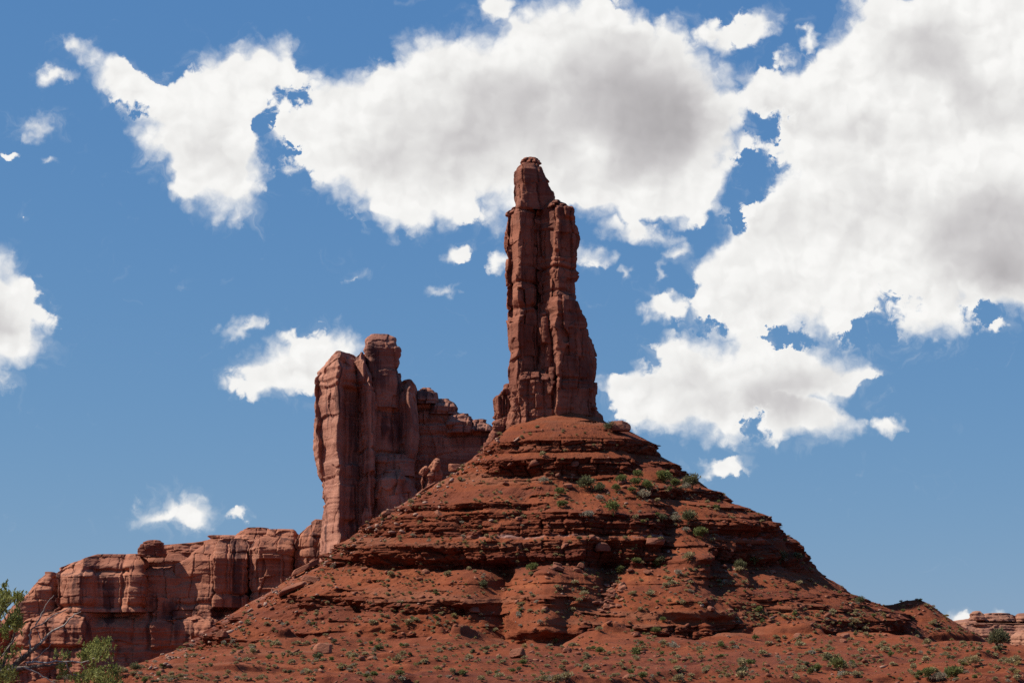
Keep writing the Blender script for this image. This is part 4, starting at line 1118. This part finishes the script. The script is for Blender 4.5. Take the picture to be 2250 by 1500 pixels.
# ------------------------------------------------------------------ shrubs
def shrub_mesh(name, seed, mat, n=260, h=0.62, leaf=0.085, spiky=0.0, lumps=5, slim=0.45):
    """A desert shrub about one metre wide: many small leaf faces through a few lumps, on short stems."""
    r = np.random.default_rng(seed)
    cs = np.stack([np.clip(r.normal(0, .12, lumps), -.17, .17), np.clip(r.normal(0, .12, lumps), -.17, .17), r.uniform(.18, .42, lumps) * h / .62], -1)
    rs = r.uniform(.2, .33, lumps)
    k = r.integers(0, lumps, n)
    d = r.normal(size=(n, 3)); d[:, 2] = np.abs(d[:, 2]) * .9 - .12
    d /= np.linalg.norm(d, axis=1, keepdims=True)
    rad = rs[k] * r.uniform(.45, 1.08, n)
    c = cs[k] + d * rad[:, None] * np.array([1, 1, .9])
    c[:, 2] = np.maximum(c[:, 2], .02)
    axis = d * (1 + spiky) + r.normal(size=(n, 3)) * .55 + np.array([0, 0, .35])
    axis /= np.linalg.norm(axis, axis=1, keepdims=True)
    side = np.cross(axis, r.normal(size=(n, 3)))
    side /= np.linalg.norm(side, axis=1, keepdims=True) + 1e-9
    L = leaf * r.uniform(.6, 1.4, n)[:, None] * (1 + spiky)
    W = leaf * slim * r.uniform(.7, 1.3, n)[:, None]
    q = np.stack([c - axis * L * .6, c + side * W, c + axis * L, c - side * W], 1)
    V = q.reshape(-1, 3)
    Fq = np.arange(4 * n).reshape(-1, 4)
    # stems
    st, sf = [], []
    for i in range(7):
        e = cs[r.integers(lumps)] + r.normal(0, .08, 3)
        b = np.array([r.normal(0, .03), r.normal(0, .03), -.06])
        w = np.array([.012, 0, 0]); w2 = np.array([0, .012, 0])
        for ww in (w, w2):
            o_ = len(V) + len(st)
            st += [b - ww, b + ww, e + ww * .4, e - ww * .4]
            sf.append([o_, o_ + 1, o_ + 2, o_ + 3])
    V = np.concatenate([V, np.array(st)]); Fq = np.concatenate([Fq, np.array(sf)])
    return mesh_from(name, V, quads=Fq, mat=mat, smooth=False)

PROTO = {
    'sage': [shrub_mesh("sagebrush", 600 + i, M_SAGE, 340, .55, .1) for i in range(5)],
    'green': [shrub_mesh("green_shrub", 620 + i, M_GREEN, 380, .75, .095, .3) for i in range(4)],
    'dark': [shrub_mesh("dark_shrub", 640 + i, M_DARK, 380, .62, .095) for i in range(4)],
    'tuft': [shrub_mesh("grass_tuft", 660 + i, M_TUFT, 200, .5, .12, .9, 3, .2) for i in range(4)],
    'grey': [shrub_mesh("grey_shrub", 680 + i, M_GREY, 260, .6, .075, .2) for i in range(3)],
}
BIGP = {
    'green': [shrub_mesh("green_shrub", 720 + i, M_GREEN, 900, .78, .055, .35, 9) for i in range(3)],
    'dark': [shrub_mesh("dark_shrub", 740 + i, M_DARK, 900, .70, .05, .2, 9) for i in range(3)],
    'grey': [shrub_mesh("grey_shrub", 760 + i, M_GREY, 700, .62, .05, .2, 8) for i in range(3)],
    'sage': [shrub_mesh("sagebrush", 780 + i, M_SAGE, 700, .60, .055, .2, 8) for i in range(3)],
}
KINDNAME = {'sage': 'sagebrush', 'green': 'green_shrub', 'dark': 'dark_shrub', 'tuft': 'grass_tuft', 'grey': 'grey_shrub'}
CATNAME = {'sage': 'sagebrush', 'green': 'shrub', 'dark': 'shrub', 'tuft': 'grass tuft', 'grey': 'shrub'}
rs = np.random.default_rng(31)

def plant(kind, p, width, label, group=None, big=False, hscale=1.0):
    pool = BIGP[kind] if big and kind in BIGP else PROTO[kind]
    me = pool[rs.integers(len(pool))]
    ob = link(KINDNAME[kind], me, (float(p[0]), float(p[1]), float(p[2]) - 0.03 * width), None, label, CATNAME[kind], group)
    s = width * (0.88 if big else 0.95)
    ob.scale = (s, s, s * hscale)
    ob.rotation_euler = (0, 0, rs.uniform(0, 6.28))
    return ob

# shrubs that stand out: kind, px, py of the foot, width in px, label
MARKED = [
    ('dark', 1290, 1078, 62, "large dark shrub tucked in the shade under the upper ledge, left of the green clump"),
    ('dark', 1318, 1082, 44, "dark green shrub at the right foot of the large shaded shrub under the upper ledge"),
    ('green', 1365, 1062, 34, "bright green shrub at the upper left of the clump below the top ledges"),
    ('green', 1395, 1068, 36, "bright green shrub at the middle of the clump below the top ledges"),
    ('green', 1402, 1050, 30, "bright green shrub highest in the clump below the top ledges"),
    ('green', 1425, 1076, 36, "bright green shrub at the right end of the clump below the top ledges"),
    ('green', 1388, 1082, 24, "small green shrub lowest in the clump below the top ledges"),
    ('green', 1355, 1080, 30, "green shrub at the lower left of the clump, beside yellow tufts"),
    ('green', 1460, 1060, 46, "wide bright green shrub right of the clump, on the ridge of the upper slope"),
    ('green', 1484, 1070, 32, "green shrub between the wide bright shrub and the dark one on the skyline"),
    ('grey', 1506, 1078, 34, "pale grey shrub just left of the dark shrub on the right skyline"),
    ('dark', 1520, 1074, 60, "large dark shrub on the right skyline below the second ledge"),
    ('green', 1348, 1128, 52, "spreading green shrub with a shadow on its right, at the centre of the upper slope"),
    ('grey', 1318, 1100, 30, "pale grey shrub on the upper slope above the spreading green shrub"),
    ('grey', 1290, 1138, 38, "tall grey shrub in the gully left of the spreading green shrub"),
    ('green', 1236, 1116, 34, "upright green shrub on the left edge of the upper gully"),
    ('green', 1228, 1088, 34, "green shrub mixed with grey twigs on the upper slope, above the upright green shrub"),
    ('grey', 1194, 1062, 30, "silvery round shrub under the left part of the upper ledge"),
    ('grey', 1418, 1098, 44, "low grey brown shrub below the bright green clump"),
    ('dark', 1514, 1150, 56, "large olive shrub on the right shoulder with grey brush beside it"),
    ('grey', 1482, 1146, 36, "grey brush left of the large olive shrub on the right shoulder"),
    ('dark', 1455, 1146, 34, "dark olive shrub left of the grey brush on the right shoulder"),
    ('green', 1540, 1184, 50, "tall loose green shrub in the slope right of the main dark ledge"),
    ('green', 1168, 1256, 34, "green shrub on top of the central earth cone against the dark ledge"),
    ('dark', 1062, 1290, 32, "dark round shrub left of the central earth cone"),
    ('green', 1362, 1260, 30, "bright green shrub at the foot of the dark alcove, above the rubble chute"),
    ('green', 1398, 1242, 32, "bright yellow green shrub at the right end of the dark alcove"),
    ('dark', 1452, 1238, 34, "dark shrub with a bleached shrub on its right, below the main ledge"),
    ('sage', 1510, 1230, 40, "broad olive shrub on the slope right of the dark bleached pair"),
    ('dark', 1628, 1252, 42, "dark shrub on the right slope below the broken ledge"),
    ('green', 1655, 1236, 30, "thin olive shrub beside the dark shrub below the broken right ledge"),
    ('dark', 1715, 1236, 50, "dark shrub with pale top at the right skyline below the last big ledge"),
    ('dark', 1752, 1232, 36, "dark shrub hanging on the right skyline at the foot of the ledge"),
    ('dark', 1890, 1328, 34, "dark shrub on the saddle skyline between hill and knoll"),
    ('green', 1440, 1394, 32, "round bright green shrub with a dark shadow, below the lower right ledge"),
    ('green', 1318, 1436, 30, "green shrub standing above the sage on the flat below the central cone"),
    ('green', 2096, 1498, 62, "large green bush at the bottom right, right of a silvery one"),
    ('green', 2040, 1492, 46, "bright green bush at the bottom right, left of a silvery one"),
    ('grey', 2064, 1496, 44, "silvery bush between the two green bushes at the bottom right"),
    ('green', 1842, 1474, 60, "wide olive bush alone on the flat below the right slope"),
    ('sage', 2230, 1458, 40, "grey green bush at the right edge above the thin ledges"),
    ('sage', 2140, 1462, 46, "grey green bush above the ledges at the lower right"),
    ('green', 1780, 1478, 26, "small yellow green bush with a dark shadow left of the wide olive bush"),
    ('green', 878, 1486, 28, "round green bush near the bottom left of centre"),
    ('dark', 1340, 962 - 14, 40, "dark shrub wedged between the spire foot and the pale boulder"),
    ('sage', 1880, 1372, 28, "pale grey shrub at the left end of the knoll's dark ledge"),
    ('dark', 300, 1474, 40, "dark bush in the shade at the base of the long mesa"),
]
for kind, px, py, wpx, lab in MARKED:
    p, nrm = at_pixel(px, py)
    if p is None:
        continue
    plant(kind, p, wpx * p[1] / F, lab, None, True)

# juniper on the right skyline
p, _ = at_pixel(2190, 1424)
jt = thing("juniper_tree", tuple(float(a) for a in p), "small round dark green juniper on the flat in front of the distant mesa", "tree")
jr = np.random.default_rng(9)
jm = shrub_mesh("crown", 801, M_DARK, 2200, .85, .045, .1, 14, .5)
jc = link("crown", jm, (0, 0, -0.15), jt); jc.scale = (3.2, 3.2, 2.9)
jv = []
tv = [(math.cos(a) * rr, math.sin(a) * rr, z) for z, rr in ((-.3, .14), (.4, .11), (1.4, .06)) for a in np.linspace(0, 2 * np.pi, 8, endpoint=False)]
M_BARK, BB, bsb = new_mat("juniper_bark")
bpos = BB.n('ShaderNodeNewGeometry').outputs['Position']
bnz = BB.noise(BB.vm('MULTIPLY', bpos, (14, 14, 3)), 1.0, 5, .65)
BB.put(bsb.inputs['Base Color'], BB.mix(BB.ss(bnz, .35, .65), (0.0770, 0.0539, 0.0385), (0.1925, 0.1463, 0.1155)))
link("trunk", mesh_from("trunk", np.array(tv), grid_quads(3, 8, True), mat=M_BARK), (0, 0, 0), jt)

def zone_of(px, py):
    if py > 1412:
        return 'foot'
    if py > 1245:
        return 'lower'
    return 'upper'

def dens(px, py):
    d = 0.10
    if py > 1412:
        d = 0.95
    elif py > 1250:
        d = 0.27
    elif py > 1050:
        d = 0.19
    d = max(d, 0.55 * left_ridge(px, py))
    if px > 1650 and py > 1330:
        d = max(d, .6)
    if px > 1960 and py > 1380:
        d = 0.95
    if px > 1180 and 1050 < py < 1160:
        d = max(d, .34)
    # brush gathers in patches
    c = float(fbm(np.array([px / 90.0]), np.array([py / 34.0]), np.array([0.5]), 3, 950)[0])
    return d * (0.35 + 1.5 * max(0.0, min(1.0, 0.5 + 1.8 * c)))

ZL_TXT = {'foot': "on the flat at the hill's foot", 'lower': "on the lower slopes below the main dark ledge", 'upper': "on the upper slopes above the main dark ledge"}
KT = {'sage': ("small grey-green sagebrush among many ", "sagebrush "), 'green': ("small green shrub among others ", "small green shrubs "), 'dark': ("small dark shrub among others ", "small dark shrubs "),
      'tuft': ("small yellow grass tuft among others ", "yellow grass tufts "), 'grey': ("small silvery grey shrub among others ", "silvery grey shrubs ")}
pts = scatter(3100, dens, 901, 0.5)
sz = np.clip(rs.lognormal(-0.75, .45, len(pts)), .22, 1.5)
kinds = rs.choice(['sage', 'green', 'dark', 'tuft', 'grey'], len(pts), p=[.53, .06, .04, .27, .10])
order = np.argsort(-sz * np.array([1.0 if k != 'tuft' else .8 for k in kinds]))
count = {k: 0 for k in KT}
LIM = {'sage': 240, 'green': 110, 'dark': 150, 'tuft': 130, 'grey': 70}
rest = []
for i in order:
    px, py, p, nrm = pts[i]
    k = str(kinds[i])
    w = float(sz[i]) * (0.62 if k == 'tuft' else 1.0)
    if count[k] < LIM[k]:
        z_ = zone_of(px, py)
        plant(k, p, w, KT[k][0] + ZL_TXT[z_], KT[k][1] + ZL_TXT[z_])
        count[k] += 1
    else:
        rest.append((k, p, w))

def merge_plants(name, items, **tags):
    mats = [M_SAGE, M_GREEN, M_DARK, M_TUFT, M_GREY]
    mi = {'sage': 0, 'green': 1, 'dark': 2, 'tuft': 3, 'grey': 4}
    cache = {}
    VV, FF, MI, off = [], [], [], 0
    for k, p, w in items:
        me = PROTO[k][rs.integers(len(PROTO[k]))]
        if me.name not in cache:
            co = np.empty(len(me.vertices) * 3, np.float32); me.vertices.foreach_get("co", co)
            lo = np.empty(len(me.loops), np.int32); me.loops.foreach_get("vertex_index", lo)
            cache[me.name] = (co.reshape(-1, 3), lo.reshape(-1, 4))
        co, lo = cache[me.name]
        a = rs.uniform(0, 6.28)
        M = np.array([[math.cos(a), -math.sin(a), 0], [math.sin(a), math.cos(a), 0], [0, 0, 1]])
        VV.append((co * w) @ M.T + p - np.array([0, 0, .03 * w])); FF.append(lo + off); MI.append(np.full(len(lo), mi[k])); off += len(co)
    me = mesh_from(name, np.concatenate(VV), quads=np.concatenate(FF), mat=mats, smooth=False, mat_idx=np.concatenate(MI))
    return link(name, me, (0, 0, 0), None, **tags)

merge_plants("scrub", rest, kind='stuff', label="tiny desert plants dotted thinly over the slopes")

# ------------------------------------------------------------------ the juniper at the lower left, close by
YT = 40.0
def tube(points, radii, sides=7, jitter=0.0, seed=0):
    r = np.random.default_rng(seed)
    Pn = np.array(points, float)
    # smooth resampling
    t = np.concatenate([[0], np.cumsum(np.linalg.norm(np.diff(Pn, axis=0), axis=1))])
    m = max(6, int(t[-1] / 0.05))
    q = np.linspace(0, t[-1], m)
    C = np.stack([np.interp(q, t, Pn[:, i]) for i in range(3)], -1)
    for _ in range(2):
        C[1:-1] = (C[:-2] + 2 * C[1:-1] + C[2:]) / 4
    C[1:-1] += r.normal(0, jitter, C[1:-1].shape)
    Rr = np.interp(q, np.linspace(0, t[-1], len(radii)), radii)
    T = np.gradient(C, axis=0); T /= np.linalg.norm(T, axis=1, keepdims=True)
    A = np.cross(T, [0.3, 1, 0.2]); A /= np.linalg.norm(A, axis=1, keepdims=True)
    Bv = np.cross(T, A)
    an = np.linspace(0, 2 * np.pi, sides, endpoint=False)
    V = C[:, None] + Rr[:, None, None] * (np.cos(an)[None, :, None] * A[:, None] + np.sin(an)[None, :, None] * Bv[:, None]) * (1 + 0.12 * r.normal(size=(m, sides, 1)))
    return V.reshape(-1, 3), grid_quads(m, sides, True)

M_DEAD, BD, bsd = new_mat("bleached_wood")
dpos = BD.n('ShaderNodeNewGeometry').outputs['Position']
dnz = BD.noise(BD.vm('MULTIPLY', dpos, (18, 18, 18)), 1.0, 5, .65)
BD.put(bsd.inputs['Base Color'], BD.mix(BD.ss(dnz, .35, .65), (0.2079, 0.1617, 0.1309), (0.3850, 0.3311, 0.2849)))

base = np.array([-9.75, YT + 0.2, ground_z(-9.75, YT)])
jn = thing("juniper_tree", tuple(base), "leaning juniper with bare bleached twigs, close by at the bottom left corner", "tree")
def tp(px, py, dy=0.0):
    a = P(px, py, YT + dy)
    return np.array([float(a[0]), YT + dy, float(a[2])])
def part_tube(name, pts_, radii, mat, seed):
    V, q = tube(pts_, radii, jitter=0.006, seed=seed)
    return link(name, mesh_from(name, V - base, q, mat=mat), (0, 0, 0), jn)
root = tp(-20, 1500)
part_tube("trunk", [base - [0, 0, .3], base + [0.1, 0, .7], base + [0.3, 0, 1.3], root, tp(0, 1480)], [.16, .13, .11, .085, .07], M_BARK, 1)
part_tube("limb", [tp(-12, 1488), tp(10, 1474), tp(28, 1465), tp(61, 1436), tp(89, 1413)], [.08, .06, .05, .042, .03], M_BARK, 2)
part_tube("limb", [tp(-20, 1498, .2), tp(0, 1468, .3), tp(9, 1452, .4), tp(14, 1434, .4), tp(28, 1405, .4), tp(34, 1380, .4)], [.06, .045, .03, .025, .02, .01], M_BARK, 3)
part_tube("limb", [tp(-30, 1490, .1), tp(-24, 1420, .2), tp(-6, 1362, .2), tp(9, 1339, .2), tp(22, 1326, .2), tp(36, 1314, .2)], [.07, .05, .035, .022, .014, .008], M_BARK, 4)
part_tube("limb", [tp(5, 1476, -.1), tp(28, 1470, -.1), tp(61, 1466, -.1), tp(92, 1462, -.1), tp(123, 1459, -.1), tp(150, 1457, -.1)], [.06, .05, .04, .025, .018, .01], M_BARK, 5)
BR = [
    ([(89, 1413), (107, 1391), (117, 1384), (141, 1373), (153, 1360), (166, 1348), (178, 1343)], .024),
    ([(66, 1430), (65, 1405), (67, 1380), (77, 1376), (92, 1371), (118, 1350), (143, 1339), (156, 1333)], .018),
    ([(78, 1373), (80, 1370), (92, 1348), (98, 1333), (110, 1317), (119, 1306)], .014),
    ([(58, 1456), (66, 1452), (95, 1455), (107, 1456), (130, 1452), (153, 1452), (184, 1455), (199, 1449), (224, 1439)], .022),
    ([(52, 1464), (61, 1468), (86, 1480), (107, 1492), (125, 1504)], .018),
    ([(144, 1453), (149, 1462), (152, 1474), (158, 1485)], .011),
    ([(56, 1464), (83, 1442), (104, 1423), (117, 1410)], .012),
    ([(117, 1384), (132, 1381), (148, 1383)], .008),
    ([(113, 1387), (116, 1376), (118, 1373)], .008),
    ([(50, 1443), (46, 1437), (44, 1432)], .012),
    ([(88, 1412), (88, 1400), (85, 1388), (78, 1380)], .010),
    ([(199, 1449), (190, 1458), (176, 1470)], .007),
    ([(160, 1480), (180, 1486), (188, 1492)], .008),
    ([(-10, 1460), (30, 1404), (45, 1390), (55, 1378)], .012),
]
for i, (pp, rad) in enumerate(BR):
    dy = [-.15, .1, .1, -.2, -.25, -.2, -.1, -.15, -.15, 0, .1, -.2, -.2, .3][i]
    part_tube("bare_branch", [tp(a, b, dy) for a, b in pp], [rad, rad * .8, rad * .6, rad * .3], M_DEAD, 20 + i)

CL = [(18, 1314, 30, 15, 520), (0, 1332, 16, 20, 300), (-24, 1322, 24, 30, 380), (34, 1362, 16, 20, 620), (10, 1384, 17, 15, 300), (28, 1432, 24, 16, 110), (12, 1482, 26, 18, 700), (-20, 1440, 26, 40, 420),
      (212, 1432, 30, 22, 760), (238, 1410, 6, 13, 90), (211, 1414, 9, 9, 110), (186, 1436, 12, 12, 130), (136, 1440, 16, 9, 120), (138, 1470, 13, 13, 200), (214, 1484, 42, 18, 900), (254, 1474, 9, 14, 130), (170, 1490, 20, 12, 220), (8, 1300, 10, 14, 120), (44, 1312, 10, 10, 120),
      (240, 1500, 30, 14, 300), (-60, 1400, 30, 60, 500), (-70, 1340, 30, 30, 400), (-90, 1470, 40, 30, 400)]
jr = np.random.default_rng(77)
C, nn_ = [], 0
for cx_, cy_, rx_, ry_, m_ in CL:
    # twiglets inside each clump: points gather along short shoots
    sh = max(8, m_ // 6)
    a = jr.normal(size=(sh, 2)) * .52
    ctr = np.stack([cx_ + a[:, 0] * rx_, cy_ + a[:, 1] * ry_], -1)
    yy = jr.normal(size=sh) * .0017 * rx_ * 6
    for s_ in range(sh):
        dirv = np.array([jr.normal() * .5 + .15, jr.normal() * .5, 1.0]); dirv /= np.linalg.norm(dirv)
        b = tp(ctr[s_, 0], ctr[s_, 1], yy[s_] * 1.6)
        ln = jr.uniform(.06, .15)
        for k in range(24):
            t = jr.random()
            C.append((b + dirv * ln * (t - .4) + jr.normal(size=3) * .012 * (1.2 - t), dirv))
n = len(C)
c = np.array([q[0] for q in C]); dv = np.array([q[1] for q in C])
ax = dv + jr.normal(size=(n, 3)) * .55; ax /= np.linalg.norm(ax, axis=1, keepdims=True)
sd = np.cross(ax, jr.normal(size=(n, 3))); sd /= np.linalg.norm(sd, axis=1, keepdims=True)
Lf = jr.uniform(.016, .04, n)[:, None]; Wf = jr.uniform(.006, .011, n)[:, None]
q = np.stack([c - ax * Lf * .5, c + sd * Wf, c + ax * Lf, c - sd * Wf], 1).reshape(-1, 3)
link("crown", mesh_from("crown", q - base, quads=np.arange(4 * n).reshape(-1, 4), mat=M_JUN, smooth=False), (0, 0, 0), jn)
print("plants", count, "rest", len(rest), "crown faces", n)
